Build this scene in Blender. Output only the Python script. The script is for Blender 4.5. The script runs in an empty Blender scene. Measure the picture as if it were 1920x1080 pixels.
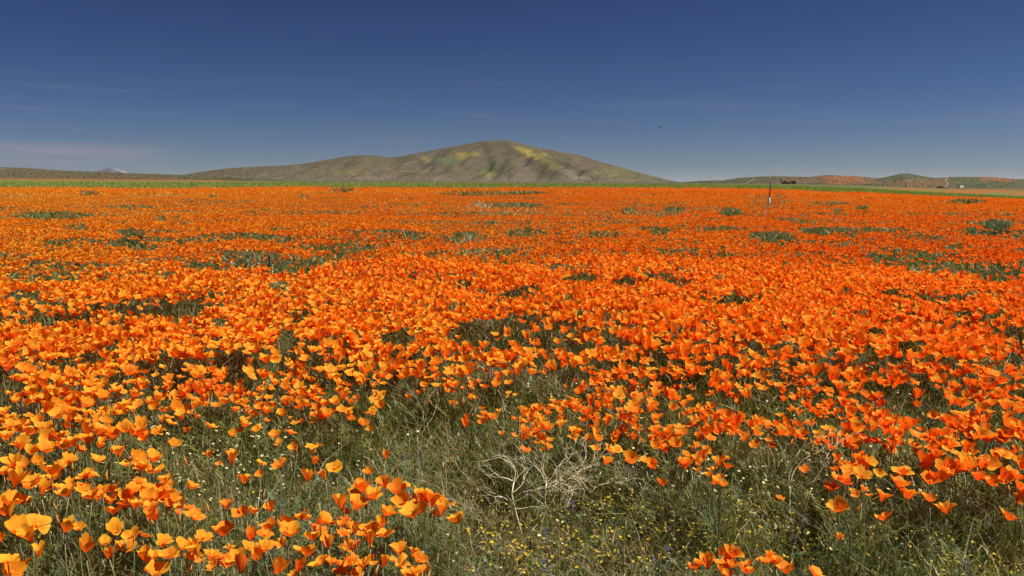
import bpy, bmesh, math, random
import numpy as np
from mathutils import Vector, Matrix, Euler

rng = np.random.default_rng(7)
random.seed(7)
SC = bpy.context.scene
COL = SC.collection

# ------------------------------------------------------------------ camera, sky, sun, exposure
F = 1493.3            # focal length in photo pixels (1920 wide)
CAM_H = 1.05
YH = 346.0            # horizon row of the photo
PITCH = math.atan((540 - YH) / F)
cam_d = bpy.data.cameras.new('camera')
cam_d.sensor_width = 36.0
cam_d.lens = 36.0 * F / 1920
cam_d.clip_start = 0.05
cam_d.clip_end = 40000
cam = bpy.data.objects.new('camera', cam_d)
COL.objects.link(cam)
cam.location = (0, 0, CAM_H)
cam.rotation_euler = (math.pi / 2 - PITCH, 0, 0)
SC.camera = cam

SUN_EL, SUN_AZ = math.radians(59), math.radians(90)      # azimuth clockwise from the view direction
world = bpy.data.worlds.new('World')
SC.world = world
world.use_nodes = True
wn, wl = world.node_tree.nodes, world.node_tree.links
wn.clear()
w_out = wn.new('ShaderNodeOutputWorld')
w_bg = wn.new('ShaderNodeBackground')
w_sky = wn.new('ShaderNodeTexSky')
w_sky.sky_type = 'NISHITA'
w_sky.sun_disc = False
w_sky.sun_elevation = SUN_EL
w_sky.sun_rotation = SUN_AZ
w_sky.altitude = 2500
w_sky.air_density = 1.0
w_sky.dust_density = 0.3
w_sky.ozone_density = 3.0
w_bg.inputs['Strength'].default_value = 0.05
# thin cirrus streaks, fixed to directions of the sky
w_tc = wn.new('ShaderNodeTexCoord')
w_map = wn.new('ShaderNodeMapping')
w_map.inputs['Scale'].default_value = (3.4, 3.4, 75.0)
w_noise = wn.new('ShaderNodeTexNoise')
w_noise.inputs['Scale'].default_value = 1.6
w_noise.inputs['Detail'].default_value = 5
w_ramp = wn.new('ShaderNodeMapRange')
w_ramp.inputs['From Min'].default_value = 0.53
w_ramp.inputs['From Max'].default_value = 0.80
w_ramp.clamp = True
w_sep = wn.new('ShaderNodeSeparateXYZ')
w_band = wn.new('ShaderNodeMapRange')
w_band.inputs['From Min'].default_value = 0.17
w_band.inputs['From Max'].default_value = 0.03
w_mul = wn.new('ShaderNodeMath'); w_mul.operation = 'MULTIPLY'
w_mul2 = wn.new('ShaderNodeMath'); w_mul2.operation = 'MULTIPLY'
w_mul2.inputs[1].default_value = 0.24
w_mix = wn.new('ShaderNodeMixRGB')
w_mix.inputs['Color2'].default_value = (3.6, 3.5, 4.3, 1)
w_grade = wn.new('ShaderNodeMixRGB'); w_grade.blend_type = 'MULTIPLY'
w_grade.inputs['Fac'].default_value = 1
w_grade.inputs['Color2'].default_value = (0.149, 0.146, 0.184, 1)
w_gam = wn.new('ShaderNodeGamma')
w_gam.inputs['Gamma'].default_value = 1.55
wl.new(w_tc.outputs['Generated'], w_map.inputs['Vector'])
wl.new(w_map.outputs['Vector'], w_noise.inputs['Vector'])
wl.new(w_noise.outputs['Fac'], w_ramp.inputs['Value'])
wl.new(w_tc.outputs['Generated'], w_sep.inputs[0])
wl.new(w_sep.outputs['Z'], w_band.inputs['Value'])
wl.new(w_ramp.outputs[0], w_mul.inputs[0])
wl.new(w_band.outputs[0], w_mul.inputs[1])
wl.new(w_mul.outputs[0], w_mul2.inputs[0])
wl.new(w_sky.outputs['Color'], w_gam.inputs['Color'])
wl.new(w_gam.outputs[0], w_grade.inputs['Color1'])
wl.new(w_grade.outputs[0], w_mix.inputs['Color1'])
wl.new(w_mul2.outputs[0], w_mix.inputs['Fac'])
# low pinkish cloud bank on the left of the horizon
w_dir = wn.new('ShaderNodeVectorMath'); w_dir.operation = 'DOT_PRODUCT'
w_dir.inputs[1].default_value = (-.575, .818, 0)
w_az = wn.new('ShaderNodeMapRange'); w_az.interpolation_type = 'SMOOTHSTEP'
w_az.inputs['From Min'].default_value = .968
w_az.inputs['From Max'].default_value = .995
w_lo = wn.new('ShaderNodeMapRange'); w_lo.interpolation_type = 'SMOOTHSTEP'
w_lo.inputs['From Min'].default_value = .050
w_lo.inputs['From Max'].default_value = .034
w_hi = wn.new('ShaderNodeMapRange'); w_hi.interpolation_type = 'SMOOTHSTEP'
w_hi.inputs['From Min'].default_value = .012
w_hi.inputs['From Max'].default_value = .028
w_n2 = wn.new('ShaderNodeMapRange')
w_n2.inputs['From Min'].default_value = .3
w_n2.inputs['From Max'].default_value = .62
w_fac = w_az.outputs[0]
wl.new(w_tc.outputs['Generated'], w_dir.inputs[0])
wl.new(w_dir.outputs['Value'], w_az.inputs['Value'])
wl.new(w_sep.outputs['Z'], w_lo.inputs['Value'])
wl.new(w_sep.outputs['Z'], w_hi.inputs['Value'])
wl.new(w_noise.outputs['Fac'], w_n2.inputs['Value'])
for sk in (w_lo.outputs[0], w_hi.outputs[0], w_n2.outputs[0]):
    mm = wn.new('ShaderNodeMath'); mm.operation = 'MULTIPLY'
    wl.new(w_fac, mm.inputs[0]); wl.new(sk, mm.inputs[1])
    w_fac = mm.outputs[0]
mm = wn.new('ShaderNodeMath'); mm.operation = 'MULTIPLY'; mm.inputs[1].default_value = .6
wl.new(w_fac, mm.inputs[0])
w_bank = wn.new('ShaderNodeMixRGB')
w_bank.inputs['Color2'].default_value = (4.3, 3.6, 4.6, 1)
wl.new(mm.outputs[0], w_bank.inputs['Fac'])
wl.new(w_mix.outputs[0], w_bank.inputs['Color1'])
wl.new(w_bank.outputs[0], w_bg.inputs['Color'])
wl.new(w_bg.outputs[0], w_out.inputs['Surface'])

sun_d = bpy.data.lights.new('sun', 'SUN')
sun_d.energy = 5.0
sun_d.angle = math.radians(0.53)
sun_d.color = (1.0, 0.95, 0.86)
sun = bpy.data.objects.new('sun', sun_d)
COL.objects.link(sun)
to_sun = Vector((math.sin(SUN_AZ) * math.cos(SUN_EL), math.cos(SUN_AZ) * math.cos(SUN_EL), math.sin(SUN_EL)))
sun.rotation_euler = to_sun.to_track_quat('Z', 'Y').to_euler()
sun.location = (0, 0, 30)
SC.view_settings.view_transform = 'Standard'
SC.view_settings.look = 'None'
SC.view_settings.gamma = 1
SC.view_settings.use_curve_mapping = False
SC.view_settings.exposure = 0.6
SC.cycles.use_denoising = True
SC.cycles.max_bounces = 8
SC.cycles.transmission_bounces = 4
SC.cycles.diffuse_bounces = 4

# ------------------------------------------------------------------ helpers
CP, SP = math.cos(PITCH), math.sin(PITCH)


def project(x, y, z):
    """world point -> photo pixel (x right, y forward, z up)"""
    zz = z - CAM_H
    dep = np.maximum(y * CP - zz * SP, 1e-3)
    up = y * SP + zz * CP
    return 960 + F * x / dep, 540 - F * up / dep, dep


def ray(px, py):
    a, b = (px - 960) / F, (540 - py) / F
    return np.array([a, CP + b * SP, -SP + b * CP])


def _hash(ix, iy, seed):
    h = (ix.astype(np.int64) * 374761393 + iy.astype(np.int64) * 668265263 + seed * 974711) & 0xffffffff
    h = ((h ^ (h >> 13)) * 1274126177) & 0xffffffff
    return ((h ^ (h >> 16)) & 0xffff) / 65535.0


def vn(x, y, seed=0):
    x = np.asarray(x, float); y = np.asarray(y, float)
    ix, iy = np.floor(x), np.floor(y)
    fx, fy = x - ix, y - iy
    fx, fy = fx * fx * (3 - 2 * fx), fy * fy * (3 - 2 * fy)
    ix = ix.astype(np.int64); iy = iy.astype(np.int64)
    a, b = _hash(ix, iy, seed), _hash(ix + 1, iy, seed)
    c, d = _hash(ix, iy + 1, seed), _hash(ix + 1, iy + 1, seed)
    return (a + (b - a) * fx) * (1 - fy) + (c + (d - c) * fx) * fy


def fbm(x, y, seed=0, oct=4):
    s, a, t = 0, 1, 0
    for i in range(oct):
        s = s + a * vn(x * 2 ** i, y * 2 ** i, seed + i * 17)
        t += a
        a *= .5
    return s / t


def sstep(a, b, x):
    t = np.clip((x - a) / (b - a), 0, 1)
    return t * t * (3 - 2 * t)


TU = np.array([0, 480, 960, 1280, 1440, 1600, 1760, 1920], float)


def _row(d, ys, sub=0.0):
    return CAM_H - (np.array(ys, float) - YH) * d / F - sub


T_D = np.array([0.01, 9, 25, 90, 260, 450, 900, 1500, 9000], float)
T_Z = np.array([np.zeros(8), np.zeros(8), np.full(8, .03),
                _row(90, [351.5, 350.5, 350.5, 352.5, 355, 360, 366, 371], .38),
                _row(260, [339.5, 341.5, 344, 344.5, 346.5, 350.5, 360, 366], .25),
                _row(450, [337, 340.5, 343.5, 344, 345.5, 349, 354.5, 357]),
                _row(900, [334, 339, 343, 343.5, 344.5, 347, 351.5, 353]),
                _row(1500, [333, 338, 342, 343, 344, 346.5, 350.5, 351.5]),
                _row(1500, [333, 338, 342, 343, 344, 346.5, 350.5, 351.5])])


def terr(x, y):
    x = np.asarray(x, float); y = np.asarray(y, float)
    d = np.maximum(y, .02)
    u = np.clip(960 + F * x / d, 0, 1920)
    rows = np.stack([np.interp(u, TU, T_Z[k]) for k in range(len(T_D))])
    k = np.clip(np.searchsorted(T_D, d) - 1, 0, len(T_D) - 2)
    t = np.clip((np.log(d) - np.log(T_D[k])) / (np.log(T_D[k + 1]) - np.log(T_D[k])), 0, 1)
    ar = np.indices(k.shape)
    z = rows[(k,) + tuple(ar)] * (1 - t) + rows[(k + 1,) + tuple(ar)] * t
    near = 1 - sstep(30, 90, d)
    return z + near * (.05 * (fbm(x * .8, y * .8, 5, 3) - .5))


def on_plane(px, py, h):
    """ground point whose spot h above the ground shows at photo pixel px, py"""
    r = ray(px, py)
    z = h
    for _ in range(6):
        if r[2] > -1e-5:
            t = 90 / r[1]
        else:
            t = (z - CAM_H) / r[2]
        x, y = r[0] * t, r[1] * t
        z = float(terr(np.array([x]), np.array([y]))[0]) + h
    return x, y, z - h


def at_depth(px, py, d):
    r = ray(px, py)
    t = d / r[1]
    return np.array([r[0] * t, d, CAM_H + r[2] * t])


def mesh_np(name, V, faces, col=None, mat=None, parent=None, smooth=True, mat_idx=None):
    """faces: list of int arrays (n,3) and/or (n,4)"""
    me = bpy.data.meshes.new(name)
    V = np.asarray(V, np.float32)
    me.vertices.add(len(V))
    me.vertices.foreach_set('co', V.ravel())
    faces = [np.asarray(f, np.int32) for f in faces if len(f)]
    loops = np.concatenate([f.ravel() for f in faces])
    cnt = np.concatenate([np.full(len(f), f.shape[1], np.int32) for f in faces])
    me.loops.add(len(loops))
    me.loops.foreach_set('vertex_index', loops)
    me.polygons.add(len(cnt))
    st = np.concatenate([[0], np.cumsum(cnt)[:-1]]).astype(np.int32)
    me.polygons.foreach_set('loop_start', st)
    me.polygons.foreach_set('loop_total', cnt)
    me.polygons.foreach_set('use_smooth', np.full(len(cnt), smooth))
    if col is not None:
        at = me.color_attributes.new('Col', 'FLOAT_COLOR', 'POINT')
        c = np.ones((len(V), 4), np.float32)
        c[:, :3] = col
        at.data.foreach_set('color', c.ravel())
    me.update(calc_edges=True)
    if mat:
        me.materials.append(mat)
    return link(name, me, parent)


def link(name, data, parent=None):
    o = bpy.data.objects.new(name, data)
    COL.objects.link(o)
    if parent:
        o.parent = parent
    return o


def empty(name, loc=(0, 0, 0), rz=0):
    o = bpy.data.objects.new(name, None)
    COL.objects.link(o)
    o.location = loc
    o.rotation_euler = (0, 0, rz)
    o.empty_display_size = .05
    return o


def tag(o, label, cat, group=None):
    o['label'] = label
    o['category'] = cat
    if group:
        o['group'] = group
    return o


def kind(o, k, label=None):
    o['kind'] = k
    if label:
        o['label'] = label
    return o


class MB:
    """collects tubes, boxes and blobs for one mesh"""
    def __init__(s):
        s.v, s.q, s.t = [], [], []

    def tube(s, pts, rads, n=5):
        pts = [Vector(p) for p in pts]
        base = len(s.v)
        up = Vector((.31, .17, .93))
        for i, p in enumerate(pts):
            d = (pts[min(i + 1, len(pts) - 1)] - pts[max(i - 1, 0)]).normalized()
            a = d.cross(up)
            if a.length < .05:
                a = d.cross(Vector((1, 0, 0)))
            a.normalize()
            b = d.cross(a)
            for k in range(n):
                w = 2 * math.pi * k / n
                s.v.append(p + (a * math.cos(w) + b * math.sin(w)) * rads[i])
        for i in range(len(pts) - 1):
            for k in range(n):
                k2 = (k + 1) % n
                s.q.append((base + i * n + k, base + i * n + k2, base + (i + 1) * n + k2, base + (i + 1) * n + k))
        c = len(s.v)
        s.v.append(pts[-1]); s.v.append(pts[0])
        for k in range(n):
            s.t.append((base + (len(pts) - 1) * n + k, base + (len(pts) - 1) * n + (k + 1) % n, c))
            s.t.append((base + (k + 1) % n, base + k, c + 1))

    def box(s, c, d, taper=1.0):
        b = len(s.v)
        for z in (-1, 1):
            k = taper if z > 0 else 1
            for x, y in ((-1, -1), (1, -1), (1, 1), (-1, 1)):
                s.v.append(Vector((c[0] + x * d[0] / 2 * k, c[1] + y * d[1] / 2 * k, c[2] + z * d[2] / 2)))
        for f in ((3, 2, 1, 0), (4, 5, 6, 7), (0, 1, 5, 4), (1, 2, 6, 5), (2, 3, 7, 6), (3, 0, 4, 7)):
            s.q.append(tuple(b + i for i in f))

    def ball(s, c, r, nu=7, nv=5):
        b = len(s.v)
        r = (r, r, r) if not hasattr(r, '__len__') else r
        for j in range(1, nv):
            th = math.pi * j / nv
            for i in range(nu):
                ph = 2 * math.pi * i / nu
                s.v.append(Vector((c[0] + r[0] * math.sin(th) * math.cos(ph), c[1] + r[1] * math.sin(th) * math.sin(ph), c[2] + r[2] * math.cos(th))))
        for j in range(nv - 2):
            for i in range(nu):
                i2 = (i + 1) % nu
                s.q.append((b + j * nu + i, b + (j + 1) * nu + i, b + (j + 1) * nu + i2, b + j * nu + i2))
        t = len(s.v)
        s.v.append(Vector((c[0], c[1], c[2] + r[2]))); s.v.append(Vector((c[0], c[1], c[2] - r[2])))
        for i in range(nu):
            i2 = (i + 1) % nu
            s.t.append((t, b + i, b + i2))
            s.t.append((t + 1, b + (nv - 2) * nu + i2, b + (nv - 2) * nu + i))

    def build(s, name, mat, parent=None, smooth=True):
        return mesh_np(name, np.array([tuple(v) for v in s.v]),
                       [np.array(s.q, np.int32).reshape(-1, 4), np.array(s.t, np.int32).reshape(-1, 3)], None, mat, parent, smooth)


# ------------------------------------------------------------------ materials
def new_mat(name):
    m = bpy.data.materials.new(name)
    m.use_nodes = True
    nt = m.node_tree
    return m, nt.nodes, nt.links, nt.nodes['Principled BSDF'], nt.nodes['Material Output']


def plain(name, rgb, rough=.7, spec=.3, metal=0, noise=.25, scale=40):
    m, n, l, p, o = new_mat(name)
    tc = n.new('ShaderNodeTexCoord')
    tx = n.new('ShaderNodeTexNoise')
    tx.inputs['Scale'].default_value = scale
    tx.inputs['Detail'].default_value = 4
    l.new(tc.outputs['Object'], tx.inputs['Vector'])
    mr = n.new('ShaderNodeMapRange')
    mr.inputs['To Min'].default_value = 1 - noise
    mr.inputs['To Max'].default_value = 1 + noise
    l.new(tx.outputs['Fac'], mr.inputs['Value'])
    mx = n.new('ShaderNodeVectorMath'); mx.operation = 'SCALE'
    mx.inputs[0].default_value = rgb
    l.new(mr.outputs[0], mx.inputs['Scale'])
    l.new(mx.outputs[0], p.inputs['Base Color'])
    p.inputs['Roughness'].default_value = rough
    p.inputs['Specular IOR Level'].default_value = spec
    p.inputs['Metallic'].default_value = metal
    return m


def leafy(name, trans, rough=.5, spec=.3, rand=0.0, tcol=(1, 1, 1)):
    """vertex-colour tissue: diffuse/gloss mixed with light passing through"""
    m, n, l, p, o = new_mat(name)
    at = n.new('ShaderNodeAttribute'); at.attribute_name = 'Col'
    c = at.outputs['Color']
    if rand:
        oi = n.new('ShaderNodeObjectInfo')
        hs = n.new('ShaderNodeHueSaturation')
        mr = n.new('ShaderNodeMapRange')
        mr.inputs['To Min'].default_value = .5 - rand
        mr.inputs['To Max'].default_value = .5 + rand
        l.new(oi.outputs['Random'], mr.inputs['Value'])
        l.new(mr.outputs[0], hs.inputs['Hue'])
        l.new(c, hs.inputs['Color'])
        c = hs.outputs['Color']
    l.new(c, p.inputs['Base Color'])
    p.inputs['Roughness'].default_value = rough
    p.inputs['Specular IOR Level'].default_value = spec
    tr = n.new('ShaderNodeBsdfTranslucent')
    tm = n.new('ShaderNodeMixRGB'); tm.blend_type = 'MULTIPLY'
    tm.inputs['Fac'].default_value = 1
    tm.inputs['Color2'].default_value = tcol + (1,)
    l.new(c, tm.inputs['Color1'])
    l.new(tm.outputs[0], tr.inputs['Color'])
    ms = n.new('ShaderNodeMixShader')
    ms.inputs['Fac'].default_value = trans
    l.new(p.outputs[0], ms.inputs[1])
    l.new(tr.outputs[0], ms.inputs[2])
    l.new(ms.outputs[0], o.inputs['Surface'])
    return m


M_PETAL = leafy('poppy_petal', .46, .6, .10, .006, (.95, .36, .35))
M_PETALS = leafy('poppy_petals_mass', .46, .6, .10, 0, (.95, .36, .35))
M_LEAF = leafy('foliage', .38, .45, .35, 0, (1.0, 1.05, .55))
M_FAR = leafy('far_foliage', .3, .75, .12, 0, (1.0, 1.05, .55))
M_TINY = leafy('small_petal', .35, .6, .2)
M_STAMEN = plain('stamen', (.85, .36, .02), .6, .2)
M_STEM = plain('poppy_stem', (.22, .23, .10), .5, .3)
M_TWIG = plain('dry_twig', (.74, .65, .44), .8, .15, noise=.3, scale=60)
M_TWIG2 = plain('grey_twig', (.36, .32, .28), .8, .15, noise=.3, scale=60)
M_BLUE = plain('lupine_petal', (.12, .12, .31), .6, .2, noise=.4, scale=150)
M_LUPLEAF = plain('lupine_leaf', (.07, .13, .07), .55, .3)
M_DARK = plain('dark_steel', (.035, .03, .028), .6, .4)
M_WHITE = plain('white_plastic', (.78, .76, .76), .5, .4, noise=.06)
M_CARWHITE = plain('white_paint', (.75, .75, .74), .4, .5, noise=.03)
M_CARDARK = plain('dark_paint', (.03, .025, .022), .35, .5, noise=.05)
M_GLASS = plain('window_glass', (.02, .025, .03), .1, .6, noise=.05)
M_TYRE = plain('tyre_rubber', (.02, .02, .02), .8, .2, noise=.1)
M_BARK = plain('bark', (.08, .06, .045), .9, .1)
M_CROWN = plain('dark_foliage', (.018, .024, .015), .7, .2, noise=.5, scale=2)
M_CROWNR = plain('russet_foliage', (.035, .022, .018), .7, .2, noise=.5, scale=2)
M_BIRD = plain('dark_feathers', (.02, .02, .022), .7, .2)
M_SKIN = plain('skin', (.45, .28, .2), .6, .3, noise=.05)
M_CLOTHW = plain('pale_cloth', (.7, .68, .66), .8, .1, noise=.08)
M_CLOTHD = plain('dark_cloth', (.05, .035, .035), .8, .1, noise=.1)


def ground_mat(name, scale, amp, bump, bscale, rough=.68):
    m, n, l, p, o = new_mat(name)
    at = n.new('ShaderNodeAttribute'); at.attribute_name = 'Col'
    tc = n.new('ShaderNodeTexCoord')
    a = n.new('ShaderNodeTexNoise')
    a.inputs['Scale'].default_value = scale
    a.inputs['Detail'].default_value = 9
    a.inputs['Roughness'].default_value = rough
    l.new(tc.outputs['Object'], a.inputs['Vector'])
    mr = n.new('ShaderNodeMapRange')
    mr.inputs['From Min'].default_value = .25
    mr.inputs['From Max'].default_value = .75
    mr.inputs['To Min'].default_value = 1 - amp
    mr.inputs['To Max'].default_value = 1 + amp
    l.new(a.outputs['Fac'], mr.inputs['Value'])
    vm = n.new('ShaderNodeVectorMath'); vm.operation = 'SCALE'
    l.new(at.outputs['Color'], vm.inputs[0])
    l.new(mr.outputs[0], vm.inputs['Scale'])
    l.new(vm.outputs[0], p.inputs['Base Color'])
    p.inputs['Roughness'].default_value = .95
    p.inputs['Specular IOR Level'].default_value = .1
    b = n.new('ShaderNodeTexNoise')
    b.inputs['Scale'].default_value = bscale
    b.inputs['Detail'].default_value = 6
    l.new(tc.outputs['Object'], b.inputs['Vector'])
    bp = n.new('ShaderNodeBump')
    bp.inputs['Strength'].default_value = .8
    bp.inputs['Distance'].default_value = bump
    l.new(b.outputs['Fac'], bp.inputs['Height'])
    l.new(bp.outputs[0], p.inputs['Normal'])
    return m


M_GROUND = ground_mat('meadow_soil', 9, .45, .02, 30)
M_HILL = ground_mat('scrub_hillside', .09, .55, 2.5, .22, .85)
M_PEAK = ground_mat('snowy_rock', .01, .25, 12, .02)
M_PATH = plain('pale_dirt', (.26, .21, .14), .95, .1, noise=.15, scale=.2)

ORANGE = np.array([.86, .205, .010])
# ------------------------------------------------------------------ ground sheet
GAPS = [(100, 405, 75, 9, 1), (143, 427, 28, 8, .9), (250, 437, 32, 9, 1), (640, 357, 26, 4, 1), (270, 465, 36, 9, .9), (893, 363, 75, 6, .9),
        (990, 362, 38, 4, 1), (967, 385, 52, 5, 1), (920, 418, 12, 5, 1), (1180, 397, 16, 8, .9), (1260, 393, 22, 4, 1), (883, 440, 25, 6, .9),
        (985, 438, 42, 7, .9), (1123, 440, 52, 6, .8), (1237, 437, 18, 9, 1), (1370, 398, 24, 9, 1), (1443, 377, 40, 13, .65), (1557, 382, 38, 6, .8),
        (1617, 390, 13, 5, 1), (1573, 397, 13, 4, .9), (1447, 445, 50, 11, 1), (1540, 434, 44, 9, 1), (1590, 440, 24, 7, .9), (1813, 378, 44, 5, 1),
        (1867, 422, 34, 11, 1), (1820, 431, 14, 6, 1), (167, 362, 22, 5, 1), (400, 368, 9, 3, 1), (567, 368, 12, 4, .9), (300, 410, 13, 6, .9),
        (477, 400, 13, 3, .8), (333, 407, 16, 4, .8), (620, 485, 42, 10, .8), (36, 556, 25, 11, .9), (77, 553, 15, 8, .8), (178, 574, 14, 8, .9),
        (130, 577, 14, 8, .9), (314, 521, 16, 8, .9), (320, 592, 62, 20, .85), (92, 612, 24, 12, .9), (296, 692, 45, 20, 1), (427, 682, 38, 22, 1),
        (530, 540, 34, 13, 1), (540, 645, 26, 40, 1), (222, 660, 20, 13, .9), (178, 675, 20, 12, .9), (412, 610, 18, 10, .9), (560, 600, 24, 12, .8),
        (872, 538, 22, 13, 1), (996, 546, 20, 12, 1), (818, 565, 18, 9, .9), (854, 580, 18, 12, .9), (718, 597, 18, 11, .9), (744, 638, 48, 20, 1),
        (901, 644, 18, 10, .9), (1064, 614, 24, 13, 1), (1150, 650, 15, 13, 1), (1144, 600, 26, 11, .9), (1032, 614, 14, 9, .9), (1091, 525, 50, 11, 1),
        (1174, 533, 26, 13, 1), (1014, 688, 24, 12, 1), (1227, 668, 28, 9, 1), (1378, 567, 32, 16, 1), (1458, 549, 16, 9, .9), (1588, 549, 16, 9, .9),
        (1660, 554, 16, 8, .9), (1769, 527, 20, 8, .9), (1864, 528, 42, 7, .9), (1683, 582, 11, 8, .8), (1710, 654, 42, 15, 1), (1633, 663, 26, 13, 1),
        (1641, 630, 22, 12, .9), (1800, 617, 28, 8, .9), (1864, 597, 26, 8, .9), (1902, 642, 26, 24, 1), (1834, 659, 30, 9, .9), (1473, 656, 32, 18, .9),
        (10, 715, 22, 30, 1), (1060, 505, 40, 12, .8), (1350, 480, 26, 8, .7), (700, 470, 24, 6, .7), (1790, 467, 24, 8, .9), (440, 480, 22, 6, .6),
        (1690, 470, 22, 6, .6), (200, 500, 26, 7, .7), (760, 500, 20, 6, .6), (1290, 510, 20, 8, .6), (860, 440, 18, 6, .8)]


def gap_mask(px, py):
    m = np.zeros(np.shape(px))
    for cx, cy, rx, ry, s in GAPS:
        wob = 1 + .45 * (vn(px * .05, py * .12, 9) - .5)
        q = ((px - cx) / rx) ** 2 + ((py - cy) / ry) ** 2
        if cy > 450:
            q = q * 1.3
        m = np.maximum(m, s * (1 - sstep(.55, 1.5, q * wob)))
    return m


def field_density(x, y):
    """share of ground under poppies, 0..1"""
    n1 = fbm(x * .45, y * .45, 21, 2)
    n2 = fbm(x * 1.5, y * 1.5, 33, 2)
    n3 = fbm(x * 3.6, y * 3.6, 38, 2)
    d = .10 + .90 * sstep(.365, .50, .32 * n1 + .46 * n2 + .22 * n3)
    return d


def ground_colour(x, y):
    d = np.maximum(y, .01)
    u = 960 + F * x / d
    n = fbm(x * .5, y * .5, 3, 4)[..., None]
    near = np.array([.14, .11, .062]) * (1 - n) + np.array([.085, .085, .036]) * n
    nf = fbm(x * .05, y * .03, 8, 4)[..., None]
    field = np.array([.30, .13, .02]) * (1 - nf) + np.array([.12, .12, .03]) * nf
    c = near + (field - near) * sstep(25, 60, d)[..., None]
    far = ORANGE * .55 * (1 - nf) + field * nf
    c = c + (far - c) * sstep(60, 90, d)[..., None]
    ng = fbm(x * .04, y * .015, 14, 4)[..., None]
    green = np.array([.105, .135, .035]) * (1 - ng) + np.array([.13, .13, .038]) * ng
    edge = 105 + 25 * (fbm(u * .01, d * .004, 77, 3) - .5)
    c = c + (green - c) * sstep(edge - 8, edge + 8, d)[..., None]
    olive = np.array([.09, .075, .034]) * (1 - ng) + np.array([.066, .069, .033]) * ng
    c = c + (olive - c) * sstep(330, 520, d)[..., None]
    # distant drifts of orange bloom on the plain
    no = fbm(u * .02, d * .01, 51, 3)
    o1 = (1 - sstep(380, 560, u)) * sstep(330, 430, d) * (1 - sstep(650, 900, d)) * sstep(.36, .55, no)
    o2 = sstep(1620, 1720, u) * sstep(225, 300, d) * (1 - sstep(480, 620, d)) * sstep(.26, .45, no)
    o = np.clip(np.maximum(o1, o2), 0, 1)[..., None]
    c = c + (np.array([.25, .088, .020]) - c) * o * .9
    return c


def build_ground():
    ang = np.concatenate([np.linspace(-40, 40, 150), np.linspace(44, 316, 60)])
    rad = np.concatenate([[.15], np.geomspace(.5, 30000, 180)])
    A, R = np.meshgrid(np.radians(ang), rad)
    X, Y = np.sin(A) * R, np.cos(A) * R
    Z = terr(X, Y)
    V = np.stack([X, Y, Z], -1).reshape(-1, 3)
    C = ground_colour(X, Y).reshape(-1, 3)
    na, nr = len(ang), len(rad)
    i, j = np.meshgrid(np.arange(na), np.arange(nr - 1))
    i2 = (i + 1) % na
    Q = np.stack([j * na + i, j * na + i2, (j + 1) * na + i2, (j + 1) * na + i], -1).reshape(-1, 4)
    V = np.vstack([V, [[0, 0, 0]]])
    C = np.vstack([C, C[:1]])
    T = np.stack([np.full(na, len(V) - 1), (np.arange(na) + 1) % na, np.arange(na)], -1)
    o = mesh_np('ground', V, [Q[:, ::-1], T], C, M_GROUND)
    kind(o, 'structure')


build_ground()


# ------------------------------------------------------------------ hills
class Hill:
    def __init__(s, name, sil, dr, df, db, colour, spurs=(), gully=.10, seed=0, mat=None, nu=300, nd=90, power=1.35):
        s.u = np.array([p[0] for p in sil], float)
        s.yy = np.array([p[1] for p in sil], float)
        s.dr, s.df, s.db, s.spurs, s.gully, s.seed, s.power = dr, df, db, spurs, gully, seed, power
        U = np.linspace(s.u[0], s.u[-1], nu)
        D = np.concatenate([np.linspace(df, dr, int(nd * .7)), np.linspace(dr, db, nd - int(nd * .7) + 1)[1:]])
        UU, DD = np.meshgrid(U, D)
        X = (UU - 960) / F * DD
        Z = s.z(UU, DD)
        V = np.stack([X, DD, Z], -1).reshape(-1, 3)
        px, py, _ = project(X, DD, Z)
        C = colour(px, py, X, DD, Z)
        n = len(U)
        i, j = np.meshgrid(np.arange(n - 1), np.arange(len(D) - 1))
        Q = np.stack([j * n + i, j * n + i + 1, (j + 1) * n + i + 1, (j + 1) * n + i], -1).reshape(-1, 4)
        s.o = kind(mesh_np(name, V, [Q], C.reshape(-1, 3), mat or M_HILL), 'structure')

    def z(s, u, d):
        u = np.asarray(u, float); d = np.asarray(d, float)
        base = terr((u - 960) / F * d, d) - 1.5
        # smooth silhouette
        w = (s.u[-1] - s.u[0]) * .006
        R = sum(np.interp(u + k * w, s.u, s.yy) for k in (-1.5, -.5, .5, 1.5)) / 4
        top = CAM_H + (YH - R) * s.dr / F
        t = np.where(d < s.dr, (s.dr - d) / (s.dr - s.df), (d - s.dr) / (s.db - s.dr))
        t = np.clip(t, 0, 1)
        g = (1 - t) ** s.power
        g = g * (1 - .25 * np.sin(math.pi * t) * (t < 1))
        h = np.maximum(top - base, 0)
        z = base + h * g
        env = np.sin(math.pi * np.clip(t, 0, 1)) ** .8
        gn = fbm(u * .017 + t * 1.2, t * 1.1 + 3, 60 + s.seed, 3)
        rid = 1 - np.abs(2 * gn - 1)
        z = z + h * env * s.gully * (rid - .62) * 1.9
        for (u0, u1, wd, amp) in s.spurs:
            uc = u0 + (u1 - u0) * t ** .85
            z = z + h.max() * amp * env * np.exp(-((u - uc) / (wd * (.5 + t))) ** 2) * (d < s.dr)
        z = z + np.clip(h, 0, 12) / 12 * 1.0 * (fbm(u * .12, d * .05, 71 + s.seed, 3) - .5) * (.4 + env)
        return z

    def hit(s, px, py):
        r = ray(px, py)
        dd = np.linspace(s.df, s.dr + 30, 500)
        x, z = r[0] / r[1] * dd, CAM_H + r[2] / r[1] * dd
        k = np.nonzero(s.z(960 + F * x / dd, dd) >= z)[0]
        i = k[0] if len(k) else 349
        return x[i], dd[i]


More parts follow.
